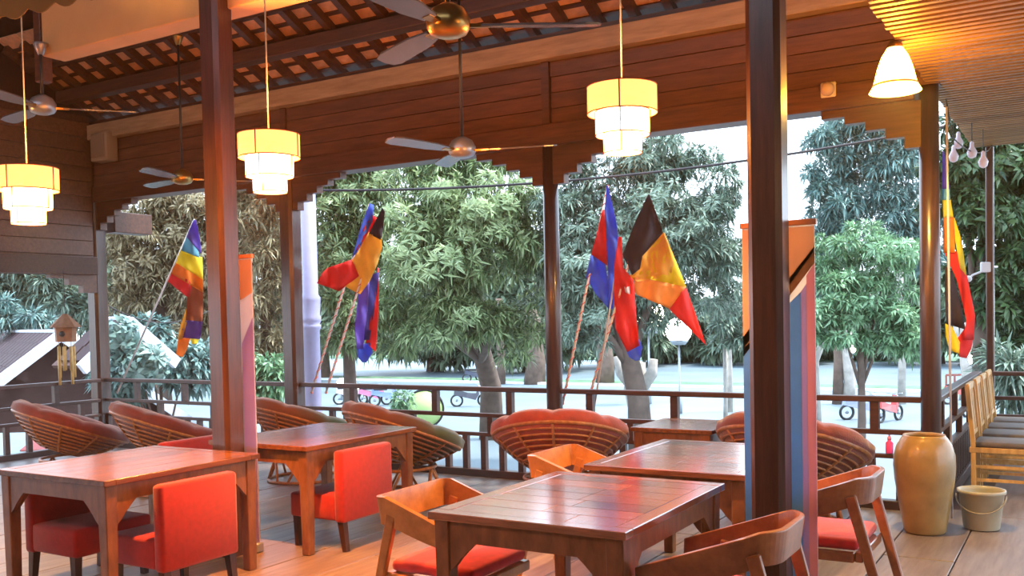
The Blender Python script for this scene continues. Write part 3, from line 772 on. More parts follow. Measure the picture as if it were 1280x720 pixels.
flag('rainbow flag on a slanting pole left of the left post', 13.2, ((148, 478), (243, 274)), .012, [
    ('violet', [(242, 275), (236, 288), (233, 296)], [(245, 275), (250, 300), (252, 318)]),
    ('sky', [(236, 289), (226, 313)], [(247, 300), (249, 322)]),
    ('yellow', [(226, 312), (219, 328)], [(253, 322), (254, 350)]),
    ('orange', [(219, 327), (214, 342)], [(254, 348), (254, 366)]),
    ('red', [(214, 340), (210, 352), (232, 370)], [(240, 352), (238, 368), (236, 372)]),
    ('rust', [(238, 345), (234, 370), (232, 400)], [(254, 362), (254, 385), (253, 402)]),
    ('gold', [(233, 385), (226, 405), (222, 424)], [(238, 384), (233, 405), (228, 424)]),
    ('purple', [(232, 399), (227, 412), (224, 422)], [(253, 400), (252, 412), (250, 424)]),
    ('orange', [(223, 421), (220, 443), (226, 446)], [(238, 422), (234, 436), (229, 446)]),
    ('yellow', [(237, 422), (240, 430)], [(250, 422), (246, 430)])], FC, 'plain')
flag('blue and red flag drooping on the left pole of the left pair', 12.0, ((391, 478), (462, 256)), .013, [
    ('blue', [(462, 254), (452, 280), (440, 322)], [(467, 256), (466, 276), (447, 315)]),
    ('red', [(464, 268), (455, 285), (446, 312)], [(471, 272), (468, 290), (452, 318)]),
    ('violet', [(450, 352), (446, 385), (443, 410), (446, 436)], [(462, 348), (460, 385), (456, 412), (454, 436)]),
    ('navy', [(460, 345), (457, 385), (455, 425)], [(474, 340), (470, 375), (462, 425)]),
    ('red', [(472, 335), (468, 375), (457, 428)], [(474, 335), (473, 390), (470, 440)]),
    ('blue', [(446, 432), (447, 446), (453, 453)], [(462, 428), (466, 440), (458, 453)])], FC, 'spiral')
flag('black, yellow and red flag blown leftwards on the right pole of the left pair', 11.7, ((409, 478), (479, 262)), .013, [
    ('dark', [(478, 260), (468, 278), (461, 292)], [(481, 264), (479, 285), (476, 300)]),
    ('gold', [(461, 290), (447, 315), (440, 326), (449, 345), (431, 358)], [(476, 292), (478, 308), (472, 330), (462, 352), (450, 368)]),
    ('red', [(409, 335), (402, 342), (396, 354)], [(441, 324), (449, 345), (424, 364)]),
    ], FC, 'spiral')
flag('blue, red and white temple flag on the left pole of the middle pair', 9.6, ((705, 492), (760, 232)), .012, [
    ('blue', [(758, 232), (756, 262), (758, 300), (760, 345), (760, 386)], [(760, 232), (770, 275), (774, 305), (772, 345), (766, 386)]),
    ('red', [(753, 262), (747, 288), (739, 318)], [(757, 262), (759, 292), (759, 332)]),
    ('blue', [(739, 317), (732, 346), (745, 368)], [(757, 330), (760, 352), (761, 386)]),
    ('emblem_white', [(751, 317), (756, 325), (758, 333)], [(758, 318), (760, 326), (760, 334)]),
    ], FC, 'spiral')
flag('black, yellow and red flag flying widest on the right pole of the middle pair', 9.3, ((735, 494), (811, 244)), .012, [
    ('dark', [(810, 243), (795, 275), (778, 318), (790, 344)], [(812, 243), (829, 291), (803, 320), (800, 336)]),
    ('gold', [(829, 290), (803, 320), (800, 335), (783, 347)], [(831, 292), (844, 324), (838, 345), (797, 352)]),
    ('yellow', [(829, 290), (812, 312), (798, 346)], [(831, 292), (844, 324), (858, 359)]),
    ('amber', [(794, 346), (792, 360), (795, 368)], [(858, 358), (846, 374), (837, 386)]),
    ('red', [(857, 358), (846, 372), (836, 386)], [(858, 360), (870, 394), (883, 432)]),
    ], FC, 'spiral')
flag('red and blue temple flag hanging limp behind the widest flag', 9.75, ((745, 494), (776, 300)), .009, [
    ('red', [(773, 296), (768, 330), (767, 370), (769, 410), (784, 440)], [(777, 296), (779, 335), (792, 350), (796, 400), (799, 432)]),
    ('emblem_white', [(776, 353), (777, 362), (781, 365)], [(779, 353), (787, 358), (787, 368)]),
    ('blue', [(783, 438), (786, 446), (794, 451)], [(799, 424), (803, 434), (800, 450)])], FC, 'plain')
flag('long rainbow and red flag hanging beside the right back post', 7.42, ((1184, 650), (1178, 186)), .008, [
    ('violet', [(1178, 189), (1178, 215), (1177, 236)], [(1180, 189), (1185, 215), (1187, 236)]),
    ('sky', [(1177, 234), (1178, 250)], [(1187, 234), (1188, 250)]),
    ('yellow', [(1178, 248), (1179, 272)], [(1188, 248), (1192, 272)]),
    ('orange', [(1179, 270), (1179, 316)], [(1192, 270), (1194, 316)]),
    ('yellow', [(1192, 272), (1194, 300), (1200, 335)], [(1193, 272), (1202, 300), (1208, 345)]),
    ('red', [(1180, 314), (1196, 350), (1208, 400), (1204, 425)], [(1196, 314), (1209, 345), (1219, 395), (1217, 425)]),
    ('dark', [(1181, 332), (1181, 372), (1183, 405)], [(1190, 340), (1200, 375), (1207, 412)]),
    ('yellow', [(1181, 404), (1182, 420), (1187, 438)], [(1190, 408), (1200, 428), (1199, 442)]),
    ('red', [(1206, 410), (1196, 424), (1199, 446)], [(1217, 420), (1214, 436), (1208, 448)]),
    ], FC, 'plain', wave=.02, pole3=((-.885, 7.9, 0), (-.905, 7.9, 3.1)))

# ================================================================== OUTDOORS
G = -2.5
gm = plain('pale_pavement', (.15, .20, .23), .55, .14, .35, bump=.1, bscale=3)
ground = struct(MB().box(-160, 120, 8.9, 170, G-.3, G).build('ground', gm))
low = struct(MB().box(-160, 120, -40, 8.9, G-.3, G-.01).build('ground_under_terrace', plain('dusty_earth', (.22, .17, .13), .9, .2, .6)))
M_GRASS = plain('short_grass', (.10, .19, .11), .9, .35, 1.5)
struct(MB().box(-160, 120, 78, 170, G, G+.06).build('verge_far', M_GRASS))
struct(MB().box(-160, 120, 50.0, 53, G, G+.08).build('verge_middle', M_GRASS))
struct(MB().box(-160, 120, 49.7, 50.0, G, G+.14).build('kerb_stone', plain('kerb_white', (.7, .72, .74), .6)))

def gp(x, y):     # the point of the ground seen at photo pixel x, y
    r_ = fw + rt*((x-CX)/F) - up*((y-CY)/F); s_ = (G-H)/r_.z
    return CAM+r_*s_, s_
def leaf_arrays(pts, outs, per, ln, wd, droop=.55, spread=1.0, rng=np.random):
    """per leaves radiate from each point; four triangles a leaf, folded on the midrib"""
    n = len(pts)*per
    P = np.repeat(pts, per, 0); O = np.repeat(outs, per, 0)
    d = O*.55+rng.normal(size=(n, 3))*spread*.6; d[:, 2] -= .10; d /= np.linalg.norm(d, axis=1)[:, None]
    L = ln*rng.uniform(.7, 1.15, n)[:, None]
    side = np.cross(d, np.array([0, 0, 1.0])+rng.normal(size=(n, 3))*.25); side /= np.linalg.norm(side, axis=1)[:, None]+1e-9
    upv = np.cross(side, d)
    b = P+d*.03
    mid = P+d*L*.5; mid[:, 2] -= droop*.12*L[:, 0]
    tip = P+d*L; tip[:, 2] -= droop*.55*L[:, 0]
    Wd = wd*L/ln
    l = mid+side*Wd*.5+upv*Wd*.12; r = mid-side*Wd*.5+upv*Wd*.12
    V = np.stack([b, l, mid, r, tip], 1).reshape(-1, 3)
    base_ = (np.arange(n)*5)[:, None, None]
    Fc = np.array([[0, 1, 2], [0, 2, 3], [1, 4, 2], [2, 4, 3]])[None]+base_
    return V, Fc.reshape(-1, 3)
def tri_mesh(name, V, Fc, mt):
    me = bpy.data.meshes.new(name); me.vertices.add(len(V)); me.vertices.foreach_set('co', V.astype('f').ravel())
    k = len(Fc); me.loops.add(3*k); me.loops.foreach_set('vertex_index', Fc.astype('i').ravel())
    me.polygons.add(k); me.polygons.foreach_set('loop_start', np.arange(0, 3*k, 3, dtype='i')); me.polygons.foreach_set('loop_total', np.full(k, 3, 'i'))
    me.materials.append(mt); me.update(calc_edges=True); return me
LM = {'mango': leafmat('mango_leaf', (.05, .10, .03), (.46, .56, .28)), 'olive': leafmat('lamp_tinted_leaf', (.10, .08, .04), (.50, .42, .25)),  # olive leaves have the orange lamp glow mixed into their colour
      'grey': leafmat('greyish_leaf', (.04, .075, .055), (.36, .47, .36)), 'blue': leafmat('bluish_leaf', (.03, .075, .075), (.30, .48, .44)),
      'light': leafmat('light_leaf', (.05, .13, .06), (.36, .58, .32)), 'dark': leafmat('dark_leaf', (.02, .055, .025), (.10, .17, .06)),
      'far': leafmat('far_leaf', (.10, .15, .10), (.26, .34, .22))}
M_BARK = plain('brown_bark', (.14, .095, .075), .9, .3, 3, bump=.6, bscale=12)
M_BARKP = plain('pale_bark', (.42, .38, .34), .85, .3, 3, bump=.5, bscale=10)
CLUS = {}
def cluster(mat, ln, wd):
    key = (mat, ln)
    if key not in CLUS:
        ms = []
        for k_ in range(3):
            V, Fc = leaf_arrays(np.zeros((1, 3)), np.array([[0, 0, 1.0]]), 13, ln, wd, .9, 1.1)
            ms.append(tri_mesh('leaf_cluster', V, Fc, LM[mat]))
        CLUS[key] = ms
    return CLUS[key]
def tree(label, mat, D, lobes, n_cl, per, ln, wd, trunk=None, tr=.2, singles=0, bark=None, group='trees beyond the terrace', name='tree', cat='tree', branches=5, inner=.35, clump=True):
    """lobes: photo ellipses (x, y, rx, ry, depth offset); trunk: (x, y) of its foot on the ground or a point"""
    cs = [(at(x, y, D+dz), rx*(D+dz)/F, ry*(D+dz)/F) for x, y, rx, ry, dz in lobes]
    if trunk:
        foot = Vector(trunk)
    else:
        c0_ = cs[0][0]; foot = Vector((c0_.x, c0_.y, G))
    t = thing(name, label, cat, foot, 0, group)
    # trunk and branches
    c0_ = cs[0][0]-foot
    if tr > 0:
        top = Vector((c0_.x*.5, c0_.y*.5, c0_.z*.9 if c0_.z > 1 else 1))
        b = MB().tube([(0,0,-.1), (random.uniform(-.1,.1), 0, top.z*.35), top*.7+Vector((0,0,0)), top], [tr*1.25, tr, tr*.8, tr*.45], 10)
        b.build('trunk', bark or M_BARK, t)
        for c, rx, ry in cs[:branches]:
            c = c-foot; s0 = Vector((0, 0, max(.8, min(top.z*.55, c.z-.5))))
            s0 = top*(s0.z/top.z) if top.z else s0
            MB().tube([s0, s0.lerp(c, .5)+Vector((0,0,.25)), c], [tr*.5, tr*.34, tr*.12], 7).build('branch', bark or M_BARK, t)
    tot = sum(rx*ry for _, rx, ry in cs)
    PP = []; OO = []
    for c, rx, ry in cs:
        k_ = max(6, int(n_cl*rx*ry/tot)); c = np.array(c-foot)
        if clump and rx > .5:
            # leaves gather on the upper sides of many small boughs, gaps between them
            m_ = max(4, int(k_/26)); cu = np.random.normal(size=(m_, 3)); cu /= np.linalg.norm(cu, axis=1)[:, None]
            fl = (cu @ np.array(fw)) > .3; cu[fl] -= 2*(cu[fl] @ np.array(fw))[:, None]*np.array(fw)
            cc = c+cu*np.random.uniform(.55, 1.0, m_)[:, None]*np.array([rx, min(rx, ry*1.2), ry])
            ck = np.random.randint(0, m_, k_); u = np.random.normal(size=(k_, 3)); u[:, 2] = np.abs(u[:, 2])*.9-.25; u /= np.linalg.norm(u, axis=1)[:, None]
            br = np.random.uniform(.20, .36, m_)[ck][:, None]*min(rx, ry)
            P_ = cc[ck]+u*br*np.array([1.15, 1.15, .75])
            inn = np.random.rand(k_) < .30; ui = np.random.normal(size=(k_, 3)); ui /= np.linalg.norm(ui, axis=1)[:, None]
            P_[inn] = (c+ui*np.random.uniform(.2, .75, k_)[:, None]*np.array([rx, min(rx, ry*1.2), ry]))[inn]
            PP.append(P_); OO.append(u); continue
        u = np.random.normal(size=(k_, 3)); u /= np.linalg.norm(u, axis=1)[:, None]
        # bias to the near side and top, where the leaves are seen
        flip = (u @ np.array(fw)) > .45; u[flip] -= 2*(u[flip] @ np.array(fw))[:, None]*np.array(fw)
        rad = np.where(np.random.rand(k_) < inner, np.random.uniform(.3, .85, k_), np.random.uniform(.85, 1.06, k_))
        PP.append(c+u*rad[:, None]*np.array([rx, min(rx, ry*1.2), ry])); OO.append(u)
    PP = np.concatenate(PP); OO = np.concatenate(OO)
    if singles:
        near = np.argsort(PP @ np.array(fw)+np.random.rand(len(PP))*1.0)[:singles]
        ms = cluster(mat, ln, wd)
        for i in near:
            q = Vector(OO[i]).to_track_quat('Z', 'Y').to_euler()
            s_ = random.uniform(.85, 1.2)
            inst(random.choice(ms), 'leaf_cluster', t, PP[i], (q.x, q.y, q.z), (s_, s_, s_))
        keep = np.ones(len(PP), bool); keep[near] = False; PP = PP[keep]; OO = OO[keep]
    V, Fc = leaf_arrays(PP, OO, per, ln, wd)
    o = bpy.data.objects.new('foliage', tri_mesh('foliage', V, Fc, LM[mat])); COL.objects.link(o); o.parent = t; o['kind'] = 'stuff'
    return t

tree('big dense mango tree with bright drooping leaves, left of the slim middle post', 'mango', 27,
     [(560, 330, 75, 70, 0), (600, 260, 75, 50, -1), (640, 400, 45, 50, 0), (520, 260, 50, 55, 0), (500, 400, 45, 50, 1), (655, 300, 50, 60, 0), (560, 400, 60, 45, 0), (590, 215, 60, 40, 0), (540, 200, 60, 40, 1)],
     3400, 13, .38, .055, trunk=(-17.2, 27.2, G), tr=.36, singles=290)
tree('tree with yellowish leaves right of the white lamp column', 'mango', 30,
     [(430, 260, 50, 50, 0), (420, 340, 40, 50, 0), (440, 400, 40, 45, 0), (470, 300, 40, 60, 1), (400, 210, 50, 40, 0), (470, 220, 50, 40, 0)], 2200, 12, .38, .06, tr=.2, singles=160)
tree('brownish dense tree behind the rainbow flag', 'olive', 30,
     [(200, 300, 60, 60, 0), (170, 360, 45, 50, 0), (240, 350, 45, 60, 0), (230, 260, 50, 40, 0), (150, 300, 40, 45, 1), (290, 300, 60, 80, 0), (250, 400, 50, 40, 0)], 3400, 12, .34, .055, tr=.25, singles=160)
tree('brownish tree between the left post and the second back post', 'olive', 28,
     [(330, 290, 50, 70, 0), (335, 380, 45, 60, 0), (330, 230, 50, 50, 0), (340, 440, 40, 40, 0)], 1300, 12, .34, .055, tr=.2)
tree('greyish green tree behind the middle pair of flags', 'grey', 26,
     [(745, 330, 60, 65, 0), (780, 260, 60, 55, 0), (720, 250, 50, 55, 0), (730, 400, 50, 40, 0), (850, 290, 50, 60, 0), (840, 215, 55, 40, 1), (885, 330, 50, 65, 1), (800, 190, 60, 40, 0), (900, 225, 22, 20, 0), (890, 270, 30, 40, 1), (700, 330, 40, 60, 1), (810, 380, 50, 50, 1)],
     4300, 12, .32, .052, trunk=(-10.6, 24.5, G), tr=.3, singles=290)
tree('small leafy tree at the right side of the right-middle opening, left of the thick post', 'grey', 34,
     [(905, 400, 35, 50, 0), (910, 330, 30, 40, 0), (895, 300, 30, 40, 0)], 380, 11, .42, .08, tr=.07, bark=M_BARKP)
tree('airy light green tree in the opening between the thick post and the right back post', 'light', 24,
     [(1080, 380, 55, 40, 0), (1040, 390, 40, 45, 0), (1110, 330, 45, 50, 0), (1060, 320, 50, 40, 1), (1120, 400, 35, 40, 0), (1020, 330, 30, 40, 2), (1030, 420, 30, 22, 0), (1095, 425, 30, 18, 0), (1140, 420, 25, 25, 0)], 1500, 11, .28, .055, trunk=(-4.9, 25, G), tr=.10, singles=150)
tree('taller bluish tree with sky between its leaves, left of the right back post', 'blue', 30,
     [(1120, 240, 55, 60, 0), (1060, 260, 45, 40, 0), (1100, 180, 60, 50, 0), (1050, 200, 40, 50, 1), (1140, 300, 40, 50, 0), (1040, 290, 40, 40, 0), (1025, 340, 40, 40, 0), (1110, 150, 60, 30, 0), (1022, 230, 22, 30, 0), (1030, 170, 22, 22, 0)], 2900, 11, .36, .06, trunk=(-7.6, 32, G), tr=.12, bark=M_BARKP)
tree('dark broad-leaved tree at the far right behind the thin post', 'dark', 17,
     [(1225, 260, 55, 60, 0), (1260, 350, 50, 60, 0), (1200, 200, 40, 50, 0), (1265, 220, 50, 60, 0), (1215, 350, 40, 50, 1), (1270, 430, 45, 45, 0), (1220, 160, 50, 40, 0), (1300, 300, 60, 80, 0)],
     2600, 12, .26, .07, tr=.16, singles=240)
tree('green bushy trees seen through the left opening above the tiled roof', 'grey', 32,
     [(60, 375, 50, 35, 0), (20, 360, 40, 35, 0), (95, 390, 35, 35, 0), (-30, 370, 50, 50, 0), (50, 330, 70, 30, 0)], 900, 11, .45, .09, tr=.2)
tree('bluish feathery branch hanging over the tiled roof at the far left', 'blue', 21,
     [(25, 400, 40, 14, 0), (60, 405, 30, 10, 0), (0, 392, 30, 16, 0)], 170, 11, .36, .04, tr=.06, branches=1)
tree('leafy shrub with broad bluish leaves beyond the railing, below the rainbow flag', 'blue', 17,
     [(200, 450, 50, 28, 0), (160, 440, 25, 35, 0), (240, 455, 35, 28, 0), (150, 470, 30, 25, 0), (185, 415, 25, 18, 1), (150, 425, 20, 22, -3), (180, 455, 26, 20, -3)], 560, 11, .26, .075, tr=.05, singles=140, name='shrub', cat='shrub', group='shrubs by the terrace')
tree('pale leafy shrub right of the left post, beside the banner', 'light', 19,
     [(340, 470, 25, 22, 0), (320, 490, 25, 18, 0), (300, 460, 30, 25, 0)], 200, 10, .26, .075, tr=.04, name='shrub', cat='shrub', group='shrubs by the terrace')
tree('green shrub on the roadside behind the pink scooters', 'light', 36,
     [(503, 500, 12, 13, 0), (497, 507, 9, 9, 0)], 60, 9, .3, .08, tr=.04, name='shrub', cat='shrub', group='shrubs by the terrace')
tree('palm-like plant with pale fronds outside the railing at the far right', 'grey', 14.5,
     [(1260, 460, 30, 26, 0), (1285, 490, 30, 26, 0)], 130, 11, .42, .05, tr=.05, name='shrub', cat='shrub', group='shrubs by the terrace')
# distant belt of trees
k_ = 0
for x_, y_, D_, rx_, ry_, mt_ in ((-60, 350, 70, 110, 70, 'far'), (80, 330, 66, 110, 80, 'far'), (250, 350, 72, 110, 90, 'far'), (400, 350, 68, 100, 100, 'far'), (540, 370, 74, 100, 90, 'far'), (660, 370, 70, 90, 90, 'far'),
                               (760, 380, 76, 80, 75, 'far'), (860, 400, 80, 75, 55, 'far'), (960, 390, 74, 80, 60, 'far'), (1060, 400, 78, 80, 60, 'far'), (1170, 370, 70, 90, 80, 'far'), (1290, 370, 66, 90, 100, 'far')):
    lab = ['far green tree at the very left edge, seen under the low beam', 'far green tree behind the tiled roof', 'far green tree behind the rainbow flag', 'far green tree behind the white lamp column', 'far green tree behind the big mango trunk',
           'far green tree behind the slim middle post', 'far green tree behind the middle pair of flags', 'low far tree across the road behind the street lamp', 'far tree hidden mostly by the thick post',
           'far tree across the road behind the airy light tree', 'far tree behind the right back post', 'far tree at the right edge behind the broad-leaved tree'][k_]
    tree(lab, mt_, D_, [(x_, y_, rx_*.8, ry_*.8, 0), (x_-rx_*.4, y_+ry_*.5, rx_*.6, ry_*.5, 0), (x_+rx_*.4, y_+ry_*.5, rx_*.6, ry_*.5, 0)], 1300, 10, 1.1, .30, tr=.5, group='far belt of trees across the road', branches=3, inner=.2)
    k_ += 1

# trunks standing in the open
def bole(label, x, y, D, r, h, mat, lean=0.0, forked=False):
    p, D2 = gp(x, y); r *= D2/D; t = thing('bare_tree', label, 'tree', (p.x, p.y, G), 0, 'bare trunks along the road')
    hz = h
    MB().tube([(0,0,-.05), (r*.3, 0, hz*.3), (-r*.2+lean*.5, 0, hz*.65), (lean, 0, hz)], [r*1.25, r, r*1.02, r*.85], 12).build('trunk', mat, t)
    if forked:
        MB().tube([(-r*.1, 0, hz*.62), (-r*1.5, 0, hz*.85), (-r*1.9, 0, hz*1.08)], [r*.6, r*.55, r*.4], 8).build('branch', mat, t)
        MB().tube([(r*.3, 0, hz*.62), (r*1.5, 0, hz*.85), (r*1.7, 0, hz*1.04)], [r*.6, r*.55, r*.42], 8).build('branch', mat, t)
bole('pale pollarded trunk cut short, below the middle pair of flags', 797, 547, 30, .34, 2.5, M_BARKP, forked=True)
bole('dark trunk left of the slim middle post', 668, 480, 40, .38, 4.5, M_BARK)
bole('dark slim trunk on the roadside left of the slim middle post', 626, 480, 48, .20, 5.2, M_BARK)
bole('thin trunk under the airy tree, second from the thick post', 1047, 505, 36, .17, 6.5, M_BARK)
bole('pinkish pale trunk under the airy tree, beside the orange lamp', 1060, 505, 34, .20, 3.2, M_BARKP)
bole('slender grey trunk left of the right back post', 1127, 505, 34, .12, 7.5, M_BARKP)
bole('pale thin trunk beside the street lamp, near the thick post', 912, 515, 34, .10, 5.0, M_BARKP, forked=True)
bole('dark small trunk across the road behind the flagpoles', 756, 480, 55, .45, 4.0, M_BARK)
bole('pale pinkish trunk right of the right back post', 1207, 500, 30, .16, 3.4, M_BARKP, forked=True)

# lamp column and street lamps
p = at(391, 470, 15)
t = thing('lamp_column', 'tall lilac white ringed lamp column outside, right of the second back post', 'lamp post', (p.x, p.y, G))
MLIL = plain('lilac_white_paint', (.33, .31, .47), .45, .05)
zr = at(391, 405, 15).z-G; zr2 = at(391, 372, 15).z-G
MB().lathe([(.18, 0), (.18, .4), (.13, .5), (.125, zr-.1), (.15, zr-.06), (.15, zr-.02), (.13, zr), (.15, zr+.04), (.155, zr+.1), (.135, zr+.14), (.15, zr2-.05), (.15, zr2-.0), (.12, zr2+.05), (.115, 7.2)], 24, cap=True).build('shaft', MLIL, t)
MB().tube([(0, 0, zr2+.55), (-.6, .1, zr2+.52)], .03, 8).build('arm', MLIL, t)
def street_lamp(label, x, y0, y1, D, r, es=25, pole=True):
    p, D2 = gp(x, y0); r *= D2/D; ztop = at(x, y1, D2).z
    t = thing('street_lamp', label, 'street lamp', (p.x, p.y, G), 0, 'glowing street lamps')
    MB().lathe([(.10, 0), (.09, .5), (.05, .6), (.04, ztop-G-r*.9)], 12, cap=True).build('pole', M_STEEL, t)
    MB().sphere((0, 0, ztop-G), r, 12).build('globe', plain('glowing_globe_%d' % int(es), (1, .95, .8), .4, 0, emis=(1, .93, .74), es=es), t)
    MB().lathe([(r*.5, ztop-G-r*1.1), (r*.8, ztop-G-r*.7)], 12, cap=True).build('collar', M_STEEL, t)
street_lamp('street lamp glowing below the red corner of the widest flag', 850, 517, 413, 34, .46)
street_lamp('large bright lamp globe directly behind the lower edge of the widest flag', 812, 505, 394, 36, .62)
street_lamp('small orange-lit lamp under the airy tree', 1066, 505, 436, 30, .16, 8)
street_lamp('small lamp at the right beside the long flag tip', 1212, 500, 450, 26, .14, 10)
street_lamp('low white garden light on the roadside right of the white column', 428, 500, 479, 28, .15, 14)
street_lamp('white floodlight globe showing right of the left post', 327, 500, 379, 22, .13, 14)

# houses at the left
M_RT = plain('brown_roof_tile', (.045, .022, .028), .8, .25, 3, rand=.15); M_FAS = plain('pale_bargeboard', (.68, .74, .86), .5, .04); M_HW = plain('dark_house_timber', (.10, .05, .045), .8, .2, 3)
def house(label, apex, az, half, rise, length, walls=3.0, group='houses below the terrace'):
    t = thing('house', label, 'house', apex, az, group)
    sl = math.atan2(rise, half); Lr = math.hypot(half, rise)+.3
    for s_ in (-1, 1):
        # roof slope: local x to the side, y along the ridge
        M_ = Matrix.Rotation(s_*sl, 4, 'Y')
        b = MB().box(0 if s_ > 0 else -Lr, Lr if s_ > 0 else 0, 0, length, -.07, -.01, mat=M_); b.build('roof_slope', M_HW, t)
        rows = int(Lr/.34); cols = int(length/.36)
        tm = MB().box(-.16, .16, -.155, .155, -.012, .025).mesh('roof_tile', M_RT)
        if s_ < 0:
            for i in range(rows):
                for j in range(min(cols, 22)):
                    q = M_ @ Vector((s_*(.17+i*.34), .18+j*.36, .01))
                    inst(tm, 'roof_tile', t, q, (0, s_*sl+.05*s_, 0))
        fb = MB().box(0 if s_ > 0 else -Lr-.05, Lr+.05 if s_ > 0 else 0, -.09, 0.0, -.13, .06, mat=M_); b2 = fb.build('bargeboard', M_FAS, t)
    MB().box(-.06, .06, 0, length, -.02, .06, bev=.02).build('ridge_cap', M_FAS, t)
    MB().prism([(-half, -rise-.05), (0, -.12), (half, -rise-.05)], 'y', .35, .42).build('gable', M_HW, t)
    # stepped brackets under the verge
    for s_ in (-1, 1):
        for k2 in range(5):
            x_ = s_*half*(.25+.15*k2); z_ = -rise*(.25+.15*k2)-.16
            MB().box(x_-.10, x_+.10, .0, .36, z_-.16, z_-.02).build('bracket', M_HW, t)
    if walls: MB().box(-half*.92, half*.92, .40, length-.3, -apex[2]+G, -rise+.05).build('walls', plain('house_wall_board', (.28, .16, .13), .8, .15, 2), t)
az_ = math.atan2(.38, -.92)-PI/2
house('house with white bargeboards and brown tiled roof below the left railing', tuple(at(75, 416, 17.5)), az_, 2.6, 2.0, 8)
house('small gable roof with pale bargeboard left of the rainbow flag', tuple(at(160, 400, 15.5)), az_+R(20), .62, .50, .8, 0)
# market awning below the left rail
p = at(42, 560, 12.2)
t = thing('market_awning', 'pale turquoise awning with a red stripe seen through the left railing', 'awning', (p.x, p.y, G), R(31))
za = p.z-G
b = MB().add([(-1.3, -.7, za-.22), (.42, -.7, za-.22), (.36, .6, za+.12), (-1.3, .6, za+.12)], [(0, 1, 2, 3)]).build('canopy', plain('turquoise_canvas', (.62, .92, .92), .7, .04, emis=None), t); fine(b, solid=.03)
b = MB().add([(-.15, -.05, za-.04), (.16, -.05, za-.04), (.16, .61, za+.13), (-.15, .61, za+.13)], [(0, 1, 2, 3)]).build('stripe', plain('red_canvas', (.78, .18, .16), .7, .04), t); fine(b, solid=.05)
for x_, y_ in ((-1.2, -.6), (.34, -.6), (-1.2, .5), (.30, .5)): MB().tube([(x_, y_, 0), (x_, y_, za-.2+(.28 if y_ > 0 else 0))], .03, 8).build('pole', M_STEEL, t)

# scooters
def scooter(label, x, y, D, col, az, group='scooters parked along the road'):
    p, D2 = gp(x, y); t = thing('scooter', label, 'scooter', (p.x, p.y, G), az, group)
    cm = plain('scooter_paint_%d%d%d' % tuple(int(c*99) for c in col), col, .3, .03, coat=.5)
    for x_ in (-.62, .62):
        MB().tube([(x_+.26*math.cos(2*PI*i/20), 0, .28+.26*math.sin(2*PI*i/20)) for i in range(20)], .05, 6, closed=True).build('wheel', M_BLACK, t)
        MB().tube([(x_, -.05, .28), (x_, .05, .28)], .06, 8).build('hub', M_STEEL, t)
    MB().add([(-.75,-.12,.55), (-.2,-.16,.42), (.25,-.14,.30), (.42,-.12,.55), (.36,-.10,.95), (.28,-.10,.6), (-.1,-.14,.62), (-.72,-.12,.80),
              (-.75,.12,.55), (-.2,.16,.42), (.25,.14,.30), (.42,.12,.55), (.36,.10,.95), (.28,.10,.6), (-.1,.14,.62), (-.72,.12,.80)],
             [(0,1,6,7),(1,2,5,6),(2,3,4,5),(15,14,9,8),(14,13,10,9),(13,12,11,10),(0,8,9,1),(1,9,10,2),(2,10,11,3),(3,11,12,4),(4,12,13,5),(5,13,14,6),(6,14,15,7),(7,15,8,0)]).build('body', cm, t)
    MB().box(-.70, -.02, -.13, .13, .74, .86, bev=.03).build('seat', M_BLACK, t)
    MB().tube([(.62, 0, .28), (.36, 0, .98)], .03, 8).tube([(.34, -.32, 1.02), (.36, 0, .98), (.34, .32, 1.02)], .018, 6).build('fork_and_handlebar', M_STEEL, t)
    MB().sphere((.44, 0, .88), .09, 8).build('headlight', plain('headlight_glass', (.7, .7, .75), .2), t)
for a in (('pink scooter parked behind the railing right of the white column', 468, 506, 34, (.85, .22, .38), R(20)), ('blue scooter parked beside the pink one', 484, 507, 35, (.16, .25, .62), R(60)),
          ('pale scooter nearest the white lamp column', 440, 505, 33, (.72, .68, .76), R(50)), ('dark bicycle-like scooter right of the big mango trunk', 588, 508, 38, (.10, .10, .13), R(31)),
          ('red scooter left of the right back post', 1112, 527, 27, (.74, .10, .10), R(70)), ('silver blue scooter left of the red one', 1078, 524, 28, (.35, .42, .62), R(40)),
          ('dark blue scooter right of the right back post', 1222, 520, 24, (.14, .18, .40), R(60)), ('red scooter behind the honey wood chairs', 1204, 505, 27, (.70, .10, .08), R(30)),
          ('dark scooter in the shade of the far left trunk across the road', 596, 478, 52, (.07, .08, .12), R(31)), ('grey scooter on the far side of the road by the dark trunk', 612, 476, 54, (.22, .25, .32), R(31))):
    scooter(*a)
# round lime sign and small roadside things
p, _d = gp(531, 531); t = thing('round_sign', 'round lime green board with dark rim standing on the roadside', 'sign', (p.x, p.y, G), R(31))
zc_ = at(531, 511, _d).z-G; p = p
b = MB().lathe([(.72, -.015), (.72, .015)], 40, cap=True).build('board', plain('lime_paint', (.62, .82, .32), .5, .03), t, loc=(0, 0, zc_), rot=(PI/2, 0, 0))
MB().tube([(.73*math.cos(2*PI*i/40), 0, zc_+.73*math.sin(2*PI*i/40)) for i in range(40)], .045, 6, closed=True).build('rim', M_BLACK, t)
MB().tube([(0, .05, 0), (0, .05, zc_-.7)], .03, 8).build('stake', M_STEEL, t)
def round_bush_rail(): pass
p, _d = gp(1225, 492); t = thing('red_fence', 'low red picket fence across the road at the right', 'fence', (p.x, p.y, G), R(31))
MR_ = plain('faded_red_paint', (.30, .08, .06), .6, .1)
zf = at(1225, 468, _d).z-G
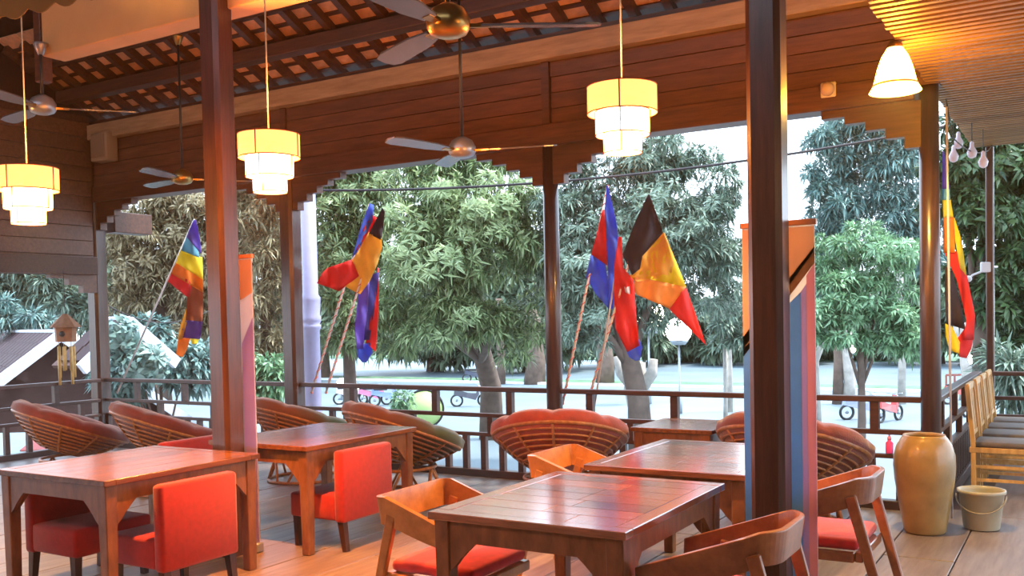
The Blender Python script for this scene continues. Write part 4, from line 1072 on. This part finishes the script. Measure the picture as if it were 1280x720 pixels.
for z_ in (zf*.45, zf): MB().box(-1.6, 1.6, -.03, .03, z_-.05, z_+.05).build('rail', MR_, t)
for k2 in range(9): MB().box(-1.6+k2*.4-.04, -1.6+k2*.4+.04, -.05, .0, 0, zf).build('picket', MR_, t)
# overhead cables
def cable(label, a, b, sag, r=.02):
    q = [a.lerp(b, i/14)-Vector((0,0,sag*4*(i/14)*(1-i/14))) for i in range(15)]
    tag(MB().tube(q, r, 5).build('overhead_cable', M_ROPE), label, 'cable', 'overhead cables across the openings')
cable('long overhead cable crossing the tree tops from the white lamp column to the right', at(391, 238, 15), at(1180, 158, 14), .25)
cable('thin cable behind the rainbow flag above the shrub', at(135, 382, 16), at(262, 388, 17), .25, .010)
# bulbs near the right corner
wire = [at(1183, 164, 7.9).lerp(at(1240, 186, 10.2), i/10)-Vector((0,0,.10*math.sin(PI*i/10))) for i in range(11)]
for w_ in (wire[0], wire[-1]): w_.z = 3.31
t = thing('bulb_string', 'string of white hanging bulbs under the right soffit corner', 'string light', wire[0]); o_ = Vector(wire[0])
MB().tube([w_-o_ for w_ in wire], .006, 5).build('wire', M_ROPE, t)
for x_, y_ in ((1198, 178), (1215, 190), (1229, 202), (1192, 195)):
    q = at(x_, y_, 9.0)-o_
    MB().lathe([(.008, .10), (.018, .085), (.02, .05), (.045, .0), (.035, -.045), (.01, -.06)], 12, cap=True, c=tuple(q)).build('bulb', plain('white_bulb_glass', (.85, .82, .95), .15, 0), t)
    MB().tube([q+Vector((0,0,.10)), q+Vector((0,0,.30))], .004, 4).build('bulb_wire', M_ROPE, t)
p = at(1232, 334, 10.3); t = thing('floodlight', 'small white floodlight on a bracket at the thin far post', 'lamp', tuple(p), R(20))
MB().box(-.05, .05, -.03, .03, -.055, .055, bev=.008).build('housing', M_WHITE, t)
MB().tube([(0, 0, 0), (.12, .0, 0)], .012, 6).tube([(0, 0, -.03), (-.13, 0, -.08), (-.16, 0, -.11)], .012, 6).build('bracket', M_WHITE, t)
MB().sphere((-.17, 0, -.12), .035, 8).build('joint', M_WHITE, t)
